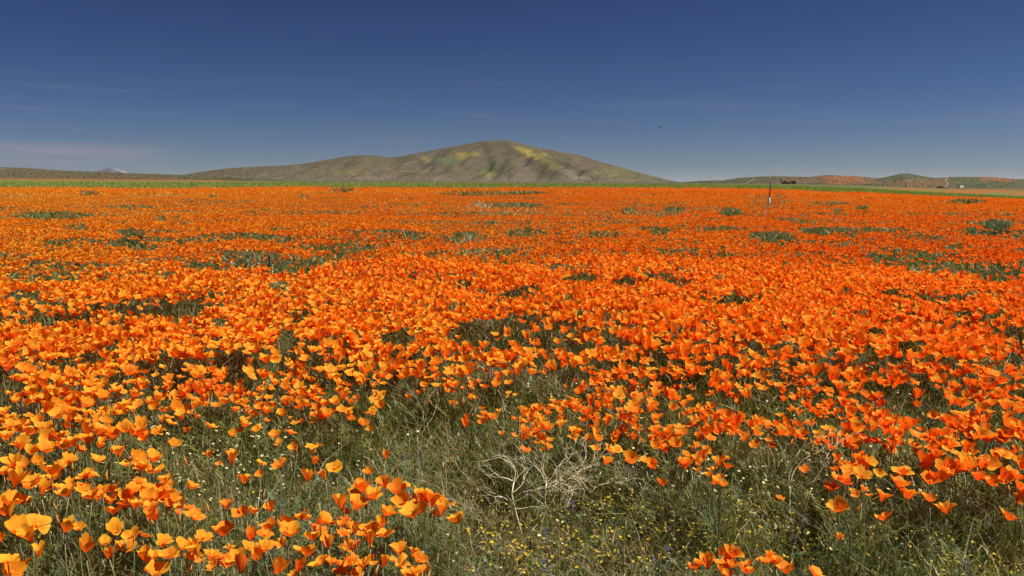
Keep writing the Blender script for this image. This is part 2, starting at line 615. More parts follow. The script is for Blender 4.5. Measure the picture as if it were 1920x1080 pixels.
def patches(c, px, py, lst):
    wx = 16 * (fbm(px * .07, py * .12, 92, 3) - .5)
    wy = 7 * (fbm(px * .07, py * .12, 95, 3) - .5)
    px, py = px + wx, py + wy
    for cx, cy, rx, ry, col, s in lst:
        q = ((px - cx) / rx) ** 2 + ((py - cy) / ry) ** 2
        q = q * (1 + 2.2 * (fbm(px * .11, py * .2, 90, 4) - .5))
        m = s * (1 - sstep(.1, 1.6, q)) * (.55 + .75 * fbm(px * .35, py * .6, 97, 2))
        m = np.clip(m, 0, 1)
        c = c + (np.array(col) - c) * m[..., None]
    return c


YEL, GRN, ORG, TAN = (.20, .155, .032), (.055, .085, .025), (.22, .08, .025), (.15, .125, .09)


def col_central(px, py, X, Y, Z):
    n = fbm(X * .012, Y * .01, 101, 4)[..., None]
    n2 = fbm(X * .05, Y * .05, 107, 3)[..., None]
    c = np.array([.165, .128, .085]) * (1 - n) + np.array([.130, .122, .058]) * n
    c = c * (.8 + .4 * n2) * np.array([.60, .58, .62])
    low = sstep(322, 342, py)[..., None]
    c = c + (np.array([.125, .105, .075]) - c) * low * .5
    return patches(c, px, py, [
        (845, 302, 26, 9, GRN, .7), (868, 292, 10, 8, YEL, .9), (888, 288, 7, 5, YEL, .7), (800, 300, 9, 5, YEL, .5),
        (972, 279, 10, 4, YEL, .7), (985, 284, 11, 5, YEL, .95), (997, 290, 11, 5, YEL, .95), (1010, 297, 10, 4, YEL, .8), (1024, 305, 12, 4, YEL, .6), (1042, 314, 14, 4, YEL, .45), (1022, 291, 12, 6, YEL, .8), (1036, 301, 26, 8, (.08, .08, .028), .8),
        (920, 318, 15, 6, GRN, .75), (932, 310, 6, 8, GRN, .5), (918, 326, 16, 5, YEL, .45), (1150, 322, 40, 9, (.13, .12, .035), .45),
        (1065, 322, 18, 4, TAN, .7), (1085, 331, 26, 6, TAN, .6), (700, 334, 40, 4, TAN, .4), (820, 335, 24, 4, TAN, .4), (915, 333, 8, 7, TAN, .5), (780, 320, 34, 5, (.14, .12, .05), .5), (640, 322, 50, 7, (.13, .115, .05), .5), (1180, 334, 60, 7, (.12, .115, .045), .4), (700, 312, 60, 8, (.09, .075, .035), .5),
        (945, 336, 12, 8, TAN, .5)])


def col_left(px, py, X, Y, Z):
    n = fbm(X * .01, Y * .01, 131, 4)[..., None]
    c = np.array([.090, .070, .038]) * (1 - n) + np.array([.072, .066, .030]) * n
    return patches(c, px, py, [(6, 318, 5, 2, TAN, .6), (200, 333, 120, 4, ORG, .25)])


def col_right(px, py, X, Y, Z):
    n = fbm(X * .012, Y * .012, 151, 4)[..., None]
    c = np.array([.080, .072, .036]) * (1 - n) + np.array([.060, .066, .030]) * n
    return patches(c, px, py, [
        (1575, 337, 55, 8, ORG, .8), (1490, 339, 60, 7, (.13, .072, .035), .7), (1880, 336, 36, 6, ORG, .55), (1740, 343, 50, 8, (.15, .075, .03), .7),
        (1640, 346, 60, 5, (.12, .072, .03), .6), (1830, 346, 30, 6, (.06, .07, .03), .6), (1600, 331, 20, 3, ORG, .7), (1540, 331, 14, 3, ORG, .5), (1855, 332, 20, 3, ORG, .6)])


def col_peak(px, py, X, Y, Z):
    n = fbm(X * .004, Y * .004, 171, 4)
    m = ((1 - sstep(3, 7, np.abs((px - 219) - (py - 317) * 2.6))) * (.5 + .8 * n))[..., None]
    c = np.array([.095, .080, .105]) + np.zeros(px.shape + (3,))  # bluish mauve rock: distance haze put into the base colour
    return c + (np.array([.21, .18, .19]) - c) * np.clip(m, 0, 1)


central = Hill('central_hill', [(330, 331), (380, 323), (430, 316.5), (480, 313), (540, 311), (580, 307), (620, 300), (655, 294), (685, 291.5), (710, 293),
                        (735, 297), (760, 293.5), (790, 287), (825, 281), (860, 275), (895, 268), (920, 265), (950, 264.5), (975, 270), (1000, 277),
                        (1040, 284), (1080, 291), (1120, 303), (1160, 314), (1200, 325), (1235, 334), (1265, 340), (1300, 345)],
               1750, 1400, 2300, col_central, [(945, 1075, 26, .20), (860, 800, 26, .10), (905, 925, 14, -.10), (690, 640, 24, .08), (1000, 1180, 26, .07), (770, 880, 20, .07), (1010, 1120, 16, -.06), (960, 960, 18, .08), (620, 560, 22, .07)], .17, 1)
left_ridge = Hill('left_ridge', [(-260, 308), (-100, 311), (0, 313.5), (60, 315.5), (130, 320.5), (200, 323), (280, 326), (345, 328), (420, 332), (500, 336), (570, 340)],
                  1330, 1050, 1400, col_left, (), .05, 2, nu=200, nd=60)
right_hills = Hill('right_hills', [(1255, 344), (1290, 341), (1330, 338), (1348, 339), (1385, 333), (1420, 331.5), (1450, 330.5), (1480, 331), (1510, 332.5), (1545, 328),
                          (1580, 330), (1600, 330.5), (1640, 335), (1665, 330), (1685, 325), (1705, 327), (1725, 331), (1745, 334), (1790, 331.5), (1850, 332), (1895, 336), (1960, 335), (2200, 333)],
                   1480, 1150, 1900, col_right, [(1685, 1700, 16, .2), (1545, 1560, 20, .15), (1790, 1780, 16, .12)], .12, 3, nu=260, nd=70)
peak = Hill('snow_peak', [(172, 330), (186, 322.5), (198, 319), (210, 315.5), (216, 315), (228, 317), (238, 319), (246, 324), (255, 330)], 9000, 8300, 9800, col_peak, (), .2, 4, M_PEAK, 60, 30)


def trail(hill, pts, width=3.2):
    P = []
    for (a, b), (c, d) in zip(pts[:-1], pts[1:]):
        for k in range(8):
            P.append((a + (c - a) * k / 8, b + (d - b) * k / 8))
    P.append(pts[-1])
    W = [hill.hit(px, py) for px, py in P]
    W = [np.array(w) for w in W]
    V = []
    for i, w in enumerate(W):
        d = W[min(i + 1, len(W) - 1)] - W[max(i - 1, 0)]
        d = d / (np.linalg.norm(d) + 1e-6)
        nrm = np.array([-d[1], d[0]]) * width / 2 * (1 + .3 * random.uniform(-1, 1))
        for s in (-1, 1):
            q = w + nrm * s
            z = float(hill.z(np.array([960 + F * q[0] / q[1]]), np.array([q[1]]))[0]) + .7
            V.append((q[0], q[1], z))
    n = len(W)
    Q = [(2 * i, 2 * i + 1, 2 * i + 3, 2 * i + 2) for i in range(n - 1)]
    kind(mesh_np('dirt_path', np.array(V), [np.array(Q)], None, M_PATH), 'structure')


trail(central, [(722, 319), (745, 313), (775, 304), (795, 297), (812, 289), (824, 283.5)], 1.6)
trail(right_hills, [(1396, 346), (1406, 341), (1415, 335.5)], 1.5)
trail(right_hills, [(1776, 334), (1772, 340), (1777, 344), (1775, 351)], 1.5)
trail(right_hills, [(1470, 341), (1500, 341.5), (1520, 344)], 1.6)
trail(right_hills, [(1665, 344), (1690, 341), (1712, 338)], 1.5)


# ------------------------------------------------------------------ poppies
def flower_template(kind_, seed, na, ns):
    """four petals of a poppy: list of (verts, quads, radial share) with unit diameter, axis +z"""
    r = np.random.default_rng(seed)
    th0, th1, half = {'o': (44, 80, 52), 'c': (30, 50, 56), 't': (16, 26, 62), 'd': (20, 70, 44)}[kind_]
    bowl = r.uniform() < .6
    if kind_ == 'c' and bowl:
        th0, th1 = 58, 24
    elif kind_ == 'o' and bowl:
        th0, th1 = 68, 52
    elif kind_ == 't' and bowl:
        th0, th1 = 36, 6
    out = []
    ph0 = r.uniform(0, 2 * math.pi)
    for k in range(4):
        a0 = th0 + r.uniform(-7, 7)
        a1 = th1 + r.uniform(-10, 14)
        inner = .90 if k % 2 else 1.0
        ph = ph0 + k * math.pi / 2 + r.uniform(-.14, .14)
        hw = math.radians(half + r.uniform(-4, 5))
        L = .60 * (1 + r.uniform(-.08, .08))
        ruf, rp = r.uniform(.04, .13) * (2 if kind_ == 'd' else 1), r.uniform(0, 6)
        curl = r.uniform(-4, 16)
        fold = r.uniform(-.3, .5)
        S = np.linspace(0, 1, ns)
        A = np.linspace(-1, 1, na)
        V = []
        for s in S:
            for a in A:
                sm = s * (1 - .30 * abs(a) ** 2.6 * s - .05 * math.cos(5 * a + rp) * s)
                m = 24
                q = (np.arange(m) + .5) / m * sm
                th = np.radians(a0 + (a1 - a0) * q ** 1.3 + curl * 1.6 * np.maximum(q - .7, 0) / .3)
                rr = np.sin(th).sum() * sm / m * L
                zz = np.cos(th).sum() * sm / m * L
                az = ph + a * hw * (.75 + .25 * s)
                f = inner * (1 + ruf * math.sin(4.2 * a + rp) * s)
                # petals cup across their width
                x = rr * f + .03 * s * fold * (a * a - .3)
                zz += ruf * .8 * math.sin(5.5 * a + 2 * rp) * s * s * L
                V.append((math.cos(az) * x, math.sin(az) * x, zz))
        V = np.array(V)
        i, j = np.meshgrid(np.arange(na - 1), np.arange(ns - 1))
        Q = np.stack([j * na + i, j * na + i + 1, (j + 1) * na + i + 1, (j + 1) * na + i], -1).reshape(-1, 4)
        out.append((V, Q, np.repeat(S, na)))
    rad = max(np.hypot(v[:, 0], v[:, 1]).max() for v, _, _ in out)
    k = .5 / max(rad, .34)
    return [(v * k, q, s) for v, q, s in out]


def petal_colour(hue, rad):
    """hue 0 golden .. 1 deep red orange; petals are deeper at the base, paler at the rim"""
    hue = np.asarray(hue, float)[..., None]
    rad = np.asarray(rad, float)[..., None]
    gold, mid, red = np.array([.95, .47, .030]), np.array([.94, .355, .022]), np.array([.90, .20, .016])
    c = np.where(hue < .5, gold + (mid - gold) * hue * 2, mid + (red - mid) * (hue - .5) * 2)
    base = c * np.array([.96, .74, .8])
    return base + (c * np.array([1, 1.16, 1.2]) - base) * sstep(.15, .95, rad)


# hand-read blooms: cluster -> (phrase, crop origin, [(x, y, width, form[, hue])]) in 4x crop pixels
OX = {'A': (0, 850), 'B': (480, 850), 'C': (960, 850), 'D': (1440, 850), 'E': (0, 680), 'F': (480, 680), 'G': (960, 680), 'H': (1440, 680)}
BLOOMS = [
 ('A', 'crowded clump on the lower left edge', '110,60,200,c 30,150,100,c 150,150,180,o 110,235,170,t 270,50,110,c'),
 ('A', 'loose row under the long left bank', '390,130,150,c 500,70,120,c 660,140,170,o'),
 ('A', 'scattered row below that loose left row', '310,290,130,t 440,240,120,o 515,290,150,c 690,310,140,c 770,280,120,c'),
 ('A', 'pair hanging on the left edge', '70,365,160,c 80,450,150,c'),
 ('A', 'big trio near the bottom left', '270,500,250,o 130,560,190,c 250,640,160,t'),
 ('A', 'small pair right of the big trio', '490,570,120,t 585,550,100,c'),
 ('A', 'clump in the bottom left corner', '60,790,160,o 80,870,160,c 10,650,60,c'),
 ('A', 'loose group above the bottom left grass', '850,575,150,c 1000,590,160,o 1080,600,110,o 785,665,120,c 940,705,150,c 640,715,140,t 820,770,100,t'),
 ('A', 'bent string at the bottom left centre', '1210,680,130,c 1265,760,130,c 1360,690,140,c 1165,880,160,c 1520,610,160,o 1490,740,150,c 1580,780,130,c 1605,840,110,c'),
 ('A', 'ragged bank left of the straw patch', '1010,30,130,c 1150,25,170,c 1060,100,100,c 1170,110,150,o 1240,190,120,c 1010,235,130,c 980,285,130,c 1120,250,120,o 1210,270,120,c 1110,330,140,c 960,360,140,o 1180,320,90,c 850,430,110,c 1010,395,120,c'),
 ('A', 'tangle below the ragged straw bank', '1365,385,110,c 1180,470,130,t,.8 1240,430,90,t,.7 1450,460,180,o,.8 1340,310,60,b 1250,370,90,c'),
 ('A', 'short row on open grass, left centre', '1700,400,110,c,.7 1820,440,130,c,.7 1900,430,100,c,.7 2040,415,110,t,.6'),
 ('A', 'sparse group in the straw patch', '1580,15,80,c 1645,70,55,b,.6 1745,75,140,t 1830,210,115,c,.2'),
 ('A', 'left wing of the big bottom cluster', '1790,750,160,o,.1 1860,690,120,o 1800,870,150,t,.9 1690,790,80,t,.9'),
 ('B', 'small group on the mid left grass', '35,60,100,o,.3 30,140,80,c 175,70,130,o,.75 430,70,45,b,.7'),
 ('B', 'two ragged blooms below the grass group', '380,190,110,t,.6 525,185,100,t'),
 ('B', 'spaced trio above the central cluster', '590,90,130,o,.3 845,130,95,c 970,30,95,t,.4'),
 ('B', 'upper half of the central bottom cluster', '790,285,140,t,.85 890,270,160,o,.2 970,225,150,c,.7 740,390,190,c,.3 970,430,160,c,.4 1100,340,180,c,.4 1185,440,200,c,.15 1270,340,150,c,.3 1350,380,150,c,.8 1215,275,90,o,.1 1420,382,75,c,.4'),
 ('B', 'grass right of the central bottom cluster', '1520,495,150,c,.25'),
 ('B', 'crowded heart of the central bottom cluster', '480,500,150,c,.5 60,590,130,o,.7 250,580,180,c,.6 420,620,150,c,.4 50,710,150,c,.3 200,680,100,d,.4 390,730,190,c,.1 570,530,110,d,.8 540,690,130,t,.5 660,510,90,d,.9 640,610,120,d,.8 740,580,90,d,.6 700,690,140,d,.75 860,680,150,t,.3 860,570,130,c,.6 975,590,160,o,.1 700,820,140,d,.7 800,850,150,d,.6 560,830,80,t,.6 650,895,130,d,.7'),
 ('B', 'frilly group under the central cluster', '1070,820,180,d,.4 950,840,110,t,.6 1210,780,120,c,.5 1240,870,110,o,.5 1190,900,90,d,.4'),
 ('B', 'bottom edge under the central cluster', '145,875,150,t,.05 310,870,120,t,.95 290,915,90,c,.3'),
 ('C', 'group behind the pale dead bush', '870,30,140,c 1280,55,110,c 1335,50,40,b 1390,30,80,c 1450,40,100,t 1395,125,80,c,.3 1560,90,105,t,.3 1125,215,115,c,.4'),
 ('C', 'tight trio right of the dead bush', '1500,210,110,c,.6 1570,220,105,c,.5 1560,165,90,o,.4'),
 ('C', 'bottom right of centre group', '1470,840,140,t,.5 1525,800,80,c,.5 1640,750,150,c,.8 1650,830,115,c,.5 1745,870,130,c,.6 1610,900,60,b,.6 1895,800,70,t,.6'),
 ('D', 'bottom edge under the dry stalk', '55,820,130,c,.7 140,870,150,c,.5 360,885,220,o,.6'),
 ('D', 'group beside the tall dry stalk', '525,60,90,t 610,85,110,c 745,45,110,o 700,150,140,o,.4 500,170,100,o 570,200,130,o 700,268,85,c,.5'),
 ('D', 'scattered blooms below the right bank', '530,420,155,c,.35 890,480,125,c,.5 845,340,120,c,.5 1040,320,150,c,.5 1210,335,110,c,.6 1340,430,140,c,.6 1800,475,120,c,.5 530,635,70,b,.5 85,330,50,b,.8'),
 ('D', 'twin stacks under the right bank', '1010,130,155,o,.4 975,220,130,c,.5 1195,110,120,c,.6 1210,200,140,c,.6'),
 ('D', 'right end of the right bank', '1300,90,160,o,.6 1400,120,140,c,.6 1270,40,120,c,.7 1500,75,140,c,.4 1640,60,140,o,.6 1790,15,110,c,.5 1890,50,90,c,.3'),
 ('D', 'cluster on the lower right edge', '1700,200,120,c,.5 1790,190,130,o,.5 1880,170,110,o,.7 1880,250,100,c,.6 1900,340,70,c,.5'),
 ('E', 'clump on the middle left edge', '40,380,90,c 20,440,70,c 75,470,110,c 160,450,90,c 55,565,125,c 205,515,130,c 200,595,135,c 330,485,120,c'),
 ('E', 'dark left edge hollow', '90,20,130,c,.95 150,110,110,o,.6 190,40,100,c,.5 110,280,80,c,.4 20,-10,110,c,.95'),
 ('E', 'upper left drift', '280,60,80,c 320,100,90,c 410,50,80,c 310,160,90,c 250,215,110,c 290,270,120,c 380,220,100,c 330,350,130,c 430,390,120,c 510,300,110,c 410,310,100,c 630,305,115,c 490,210,90,c 540,150,90,o 520,80,120,c'),
 ('E', 'golden drift left of the grey hollow', '635,30,110,c 740,70,110,c 820,30,80,c 640,120,100,c 720,140,90,c 600,255,90,c 730,210,110,c 720,250,120,c 800,260,80,c 945,75,100,c 1095,60,80,c 870,190,100,o,.2 1000,225,140,c 1070,160,80,c,.2 1000,140,70,c,.2 890,235,70,c'),
 ('E', 'long left bank', '520,410,100,c 590,430,80,c 700,390,100,c 720,440,60,c 800,430,90,c 510,475,90,c 640,490,100,c 450,570,100,c 540,605,150,c,.4 660,590,150,c,.6 490,625,110,c 720,520,110,c 850,560,130,c 800,500,90,c 920,500,120,c 1000,520,140,c,.7 1040,480,110,c,.6 1090,560,90,c 740,620,70,c'),
 ('E', 'left tail of the long left bank', '345,640,150,c 220,670,100,c'),
 ('E', 'grass right of the long left bank', '880,665,105,c,.2 1300,605,95,c,.3'),
 ('E', 'ridge left of the green gap', '890,365,100,c,.2 840,360,70,c 980,335,80,c,.1 1150,290,100,t 1190,310,70,c 1225,235,80,c,.6 1275,165,90,c,.7 1310,330,110,c,.3 1265,400,85,t 1350,360,90,t 1350,230,90,c,.7 1420,210,90,c,.7 1490,220,90,c,.7 1560,250,100,c,.7 1440,260,80,c,.6 1625,310,90,t 1500,310,50,c 1660,220,80,c,.8 1735,215,80,c,.8 1800,210,80,c 1760,260,80,c 1765,350,85,t,.6 1790,300,60,c 1880,240,60,c 1880,400,70,t'),
 ('E', 'stack above the green gap ridge', '1465,50,90,c 1465,95,100,c 1440,150,120,c,.8 1530,160,90,c,.8 1580,160,70,c,.8 1570,40,75,c 1660,100,65,c'),
 ('E', 'stragglers on the green gap slope', '1470,400,65,c 1565,460,100,o 1400,505,70,c 1820,450,120,c,.3 1735,525,95,c 1810,500,70,c'),
 ('F', 'left rim of the green gap', '15,485,80,c 150,530,100,o 175,590,60,c,.6 280,630,80,o,.1 410,625,105,o,.2 285,445,60,o'),
 ('F', 'upper edge of the green gap', '465,380,100,c 520,380,110,c 440,430,70,c,.8 185,355,75,t 415,235,95,c 455,185,90,c 600,290,110,c 630,210,90,t 685,190,90,c 685,265,70,c,.8 715,340,70,c 860,375,80,t 795,450,95,c 905,255,125,o'),
 ('F', 'left bank above the green gap', '50,90,130,c,.2 80,150,60,c,.1 140,150,80,c 210,170,90,c 255,205,40,c 260,95,60,c 310,95,80,c 370,100,50,c 325,160,90,t 25,190,50,c 50,260,90,o 20,320,80,c 80,360,90,c 240,290,90,o 310,280,90,o 370,310,90,c 340,250,80,c'),
 ('F', 'golden bank above the green gap', '600,100,140,c,.2 800,100,110,c 870,40,80,c,.2 950,30,90,c,.2 1040,30,90,c,.2 1000,100,90,c 920,110,80,c 1080,100,80,c 960,150,70,c 1110,90,70,c 1215,90,120,c,.4 1260,155,90,c,.2 1340,160,80,c 1150,20,80,c 1250,20,80,c,.2 1330,40,60,c,.1 720,10,90,c,.1 540,15,60,c'),
 ('F', 'thin scatter above the dry twigs', '1540,35,120,o,.5 1530,100,50,b 1490,160,120,c 1420,210,70,c 1230,235,55,c 1610,175,70,c 1720,170,90,c,.6 1650,265,70,c 1490,300,40,b 1895,140,90,o 1895,220,60,c,.1 1870,30,80,c 1780,20,80,c'),
 ('F', 'small knot right of the dry twigs', '1705,380,80,o 1765,415,80,o 1690,440,70,c 1580,465,80,c'),
 ('G', 'golden mound behind the dead bush', '130,370,100,o,.2 80,380,80,c,.3 200,340,80,c 190,400,90,o,.1 150,430,90,o,.1 105,440,50,c,.1 260,480,100,c,.5 200,500,60,c,.1 260,370,80,c 310,320,80,o 370,345,90,c 90,490,90,t,.6 70,570,95,t,.6 245,590,105,t,.7 265,638,75,c,.3'),
 ('G', 'lily shaped knot on the golden mound', '470,500,110,o,.3 395,420,40,b,.3 450,260,100,o 500,285,100,o 470,330,80,c'),
 ('G', 'row of goblets behind the dead bush', '555,400,110,t 635,405,65,t 715,400,80,t 820,400,85,t 880,440,75,t 945,485,90,t 640,560,105,c,.3 785,550,85,t,.3 915,570,80,o 780,640,100,o 870,700,20,b'),
 ('G', 'thick tuft right of the goblets', '1060,500,90,o 1110,540,90,c 1180,530,90,c 1070,615,100,c 1210,600,130,c,.6 1150,640,90,c,.6 1230,540,90,c'),
 ('G', 'spread above the goblets', '650,320,75,c 710,280,80,o 650,215,80,c 800,230,110,o 840,350,70,t,.7 915,295,130,o 1045,310,120,c 1025,360,90,t,.6 955,365,55,c 1100,395,90,c 720,330,60,c'),
 ('G', 'upper centre right thicket', '610,130,80,c 660,110,80,c 750,110,110,o 520,180,60,c,.8 520,220,70,c,.9 910,140,120,o,.7 840,80,80,c 960,100,90,c 900,190,70,c,.9 970,170,80,c 1080,150,110,o 1030,90,90,c 1160,245,95,t,.7 980,240,50,c 1140,50,90,c 1230,110,70,t,.4 1230,50,80,c 1350,60,120,o,.7 1300,40,90,c 1400,50,90,c'),
 ('G', 'upper right of centre scatter', '1470,155,110,t 1350,185,50,c 1510,95,80,c 1590,110,100,c 1620,200,110,c 1510,220,70,t 1690,170,80,c 1760,215,90,o 1830,60,80,o 1870,90,90,c 1840,160,90,c 1700,100,50,c 1690,285,80,c,.7 1500,330,65,t'),
 ('G', 'round clump left of the dry stalk', '1290,320,90,c 1390,370,70,c 1440,375,70,c 1350,430,90,t 1340,465,60,c 1505,440,110,t,.7 1580,460,80,c 1620,420,100,c,.7 1690,500,130,o,.6 1690,420,80,c 1560,520,90,c 1490,550,90,c 1400,525,80,c 1380,615,80,t 1815,445,110,c 1820,520,90,c 1820,600,100,o'),
 ('H', 'thin upper fringe right of centre', '80,160,85,c 110,100,60,c 150,70,50,c 240,85,60,t 290,40,80,c 200,150,70,c 270,165,70,c 340,160,90,c 185,255,80,t 240,255,50,t 305,225,70,c'),
 ('H', 'upper mass of the right bank', '430,20,60,c 640,45,90,c 720,50,90,c 500,110,100,c 600,105,100,c 530,180,120,c 630,150,100,c 440,210,90,c 370,210,80,c 700,180,100,c 670,200,80,c 830,135,110,c 870,170,80,c,.1 960,140,90,t 1005,90,60,c,.1 920,100,70,c'),
 ('H', 'middle mass of the right bank', '560,310,110,c 640,280,80,t 770,285,80,t 825,245,80,t 720,350,100,c 460,330,90,t 400,320,80,c 320,330,90,c 360,370,80,c 230,380,80,c'),
 ('H', 'dark green hollow at the right', '1110,250,90,o 1115,310,85,c'),
 ('H', 'upper right corner drift', '940,40,100,c 1060,50,90,c 1120,60,80,c 1220,105,90,c 1310,130,110,c 1280,60,80,c 1410,65,90,t 1500,50,80,c 1330,240,100,c 1370,205,60,c 1440,300,100,c 1440,370,120,o 1550,150,80,c 1550,200,80,c 1600,250,90,c 1640,90,90,c 1720,130,110,c 1690,180,100,c 1700,240,80,c 1680,300,90,c 1590,340,100,c,.3 1800,250,90,c 1780,340,110,c,.3 1800,390,100,c,.3 1850,115,90,c 1890,190,70,c 1900,300,80,c'),
 ('H', 'short line above the dry stalk', '80,455,80,c 140,480,70,c 80,525,110,c 205,545,70,t 225,455,40,c 450,485,110,o 375,570,70,t 440,590,90,t 510,600,60,c'),
 ('H', 'heavy core of the right bank', '550,410,70,c 625,410,90,c 640,490,100,c 700,470,90,c 780,400,110,c 870,390,100,c 770,500,90,c 610,580,110,c 620,630,100,c 735,580,100,c 800,600,80,c,.9 900,450,90,c 960,450,110,c 1020,480,100,c 940,520,110,c 1000,540,90,c 1090,600,120,o 1130,550,90,c 950,640,110,t 1180,560,90,c 1240,600,90,c 1250,650,100,c'),
 ('H', 'mound on the middle right edge', '1350,440,110,c 1320,520,130,c 1420,480,100,c 1560,470,120,o,.4 1480,440,80,c 1640,420,110,c 1580,550,120,c 1640,570,100,c 1500,510,80,c,.9 1780,450,120,c 1760,530,100,c 1800,570,90,c 1840,510,80,c 1900,540,80,c 1360,600,100,c,.3 1440,680,110,o 1760,680,110,o 1380,650,80,c'),
]
NSHOW = 300
blooms = []
for crop, phrase, txt in BLOOMS:
    for w in txt.split():
        p = w.split(',')
        x, y, wd, f = float(p[0]), float(p[1]), float(p[2]), p[3]
        px, py = OX[crop][0] + x / 4, OX[crop][1] + y / 4
        hue = float(p[4]) if len(p) > 4 else float(np.clip(.33 + .26 * px / 1920 + rng.normal(0, .15), 0, 1))
        blooms.append(dict(px=px, py=py, w=wd / 4, f='t' if f == 'b' else f, hue=hue, small=f == 'b', cl=phrase))
for b in blooms:
    h = .20 + .07 * float(vn(b['px'] * .011, b['py'] * .016, 61)) + rng.uniform(-.025, .025)
    if b['small']:
        h -= .07
    b['h'] = h
    x, y, z = on_plane(b['px'], b['py'] + b['w'] * .25, h)
    b['x'], b['y'], b['z'] = x, y, z
    dist = math.sqrt(x * x + y * y + (CAM_H - h) ** 2)
    b['d'] = dist
    b['dia'] = float(np.clip(b['w'] * dist / F * 1.06, .03, .074))
blooms.sort(key=lambda b: -b['w'])
hero, minor = blooms[:NSHOW], blooms[NSHOW:]


def tilt_matrix(n, lo=4, hi=34, bias=(.10, -.05)):
    t = np.radians(rng.uniform(lo, hi, n))
    a = rng.uniform(0, 2 * math.pi, n)
    ax = np.stack([np.sin(t) * np.cos(a) + bias[0], np.sin(t) * np.sin(a) + bias[1], np.cos(t)], -1)
    ax /= np.linalg.norm(ax, axis=1, keepdims=True)
    ref = np.stack([np.cos(a * 7.3), np.sin(a * 7.3), np.zeros(n)], -1)
    e1 = np.cross(ref, ax); e1 /= np.linalg.norm(e1, axis=1, keepdims=True) + 1e-9
    e2 = np.cross(ax, e1)
    return np.stack([e1, e2, ax], -1)          # columns


# smaller blooms crowded in among those of the dense banks
fill = []
for b in blooms:
    if any(k in b['cl'] for k in ('scattered blooms', 'grass', 'sparse', 'spaced', 'straggler', 'bottom edge', 'green hollow', 'twin', 'two ragged', 'right half', 'trio')) and 'tangle' not in b['cl']:
        continue
    if b['cl'].startswith('group behind') and b['py'] > 895:
        continue
    for _ in range(3 + (rng.uniform() < .5) if b['cl'].startswith(('golden bank', 'ridge left', 'golden drift', 'upper left drift', 'golden mound', 'thick tuft', 'spread above', 'row of goblets', 'round clump', 'group behind', 'lily')) else 2 + (rng.uniform() < .6) if b['px'] > 1400 or b['py'] < 790 else 1 + (rng.uniform() < .4)):
        px, py = b['px'] + rng.normal(0, .85) * b['w'], b['py'] + rng.uniform(-.5, .75) * b['w']
        h = b['h'] - rng.uniform(0, .03)
        x, y, z = on_plane(px, py, h)
        fill.append(dict(x=x, y=y, z=z, h=h, dia=min(b['dia'], .064) * rng.uniform(.7, 1.05), hue=float(np.clip(b['hue'] + rng.normal(0, .12), 0, 1))))
# hero flowers share petal meshes: forms x variants x hue steps
HUES = (.0, .18, .36, .54, .72, .9)
petal_lib = {}


def hero_petals(form, var, hk):
    key = (form, var, hk)
    if key not in petal_lib:
        tp = flower_template(form, 100 + var * 13 + ord(form), 8, 7)
        ms = []
        for v, q, s in tp:
            o = mesh_np('petal', v, [q], petal_colour(np.full(len(s), np.clip(HUES[hk] + random.uniform(-.12, .12), 0, 1)), s) * np.tile(1 + np.random.default_rng(var * 7 + hk).uniform(-.13, .08, 8), len(s) // 8)[:, None], M_PETAL)
            ms.append(o.data)
            bpy.data.objects.remove(o)
        petal_lib[key] = ms
    return petal_lib[key]


def stamen_mesh():
    mb = MB()
    r = random.Random(3)
    for k in range(11):
        a = k * 2.4
        rr = .05 * math.sqrt(k / 11 + .05)
        mb.tube([(rr * .5 * math.cos(a), rr * .5 * math.sin(a), .01), (rr * 1.3 * math.cos(a), rr * 1.3 * math.sin(a), .17 + r.uniform(0, .07))], [.006, .011], 3)
    o = mb.build('stamens', M_STAMEN)
    d = o.data
    bpy.data.objects.remove(o)
    return d


def fern_leaf_mesh(seed):
    """finely divided poppy leaf on a stalk, about 9 cm"""
    r = np.random.default_rng(seed)
    V, Tq, C = [], [], []

    def lobe(p, d, L, w):
        d = d / np.linalg.norm(d)
        s = np.cross(d, [0, 0, 1.0]); s /= np.linalg.norm(s) + 1e-6
        b = len(V)
        for t, k in ((0, .5), (.55, 1), (1, .12)):
            q = p + d * L * t + np.array([0, 0, -.25 * L * t * t])
            V.append(q - s * w * k); V.append(q + s * w * k)
        Tq.extend([(b, b + 1, b + 3, b + 2), (b + 2, b + 3, b + 5, b + 4)])
    up = np.array([.35, 0, .94])
    stalk = [up * .075 * t + np.array([.03 * t * t, 0, 0]) for t in np.linspace(0, 1, 4)]
    for a, b in zip(stalk[:-1], stalk[1:]):
        lobe(a, b - a, np.linalg.norm(b - a) * 1.05, .0011)
    for k in range(9):
        t = .45 + .55 * k / 8
        p = up * .075 * t + np.array([.03 * t * t, 0, 0])
        side = -1 if k % 2 else 1
        d = np.array([.5 + r.uniform(-.2, .4), side * r.uniform(.5, 1.0), r.uniform(.1, .8)])
        L = r.uniform(.018, .032)
        lobe(p, d, L, .0014)
        dn = d / np.linalg.norm(d)
        for m in (-1, 1):
            lobe(p + dn * L * .5, dn + np.array([m * .5, m * .4, .2]), L * .6, .0012)
    V = np.array(V)
    c = np.array([.10, .145, .075]) * r.uniform(.8, 1.2, (len(V), 1))
    o = mesh_np('leaf', V, [np.array(Tq)], c, M_LEAF)
    d = o.data
    bpy.data.objects.remove(o)
    return d


STAMEN = stamen_mesh()
LEAVES = [fern_leaf_mesh(k) for k in range(5)]

# labels: place of each bloom in its own little cluster, read off the photo left to right
ORD = ['leftmost', 'second from left', 'third from left', 'fourth from left', 'fifth from left', 'sixth from left',
       'seventh from left', 'eighth from left', 'ninth from left', 'tenth from left']


def look(b):
    f = {'o': 'wide open', 'c': 'cup shaped', 't': 'half closed', 'd': 'ruffled'}[b['f']]
    c = 'golden' if b['hue'] < .25 else ('orange' if b['hue'] < .66 else 'deep orange')
    return f + ' ' + c


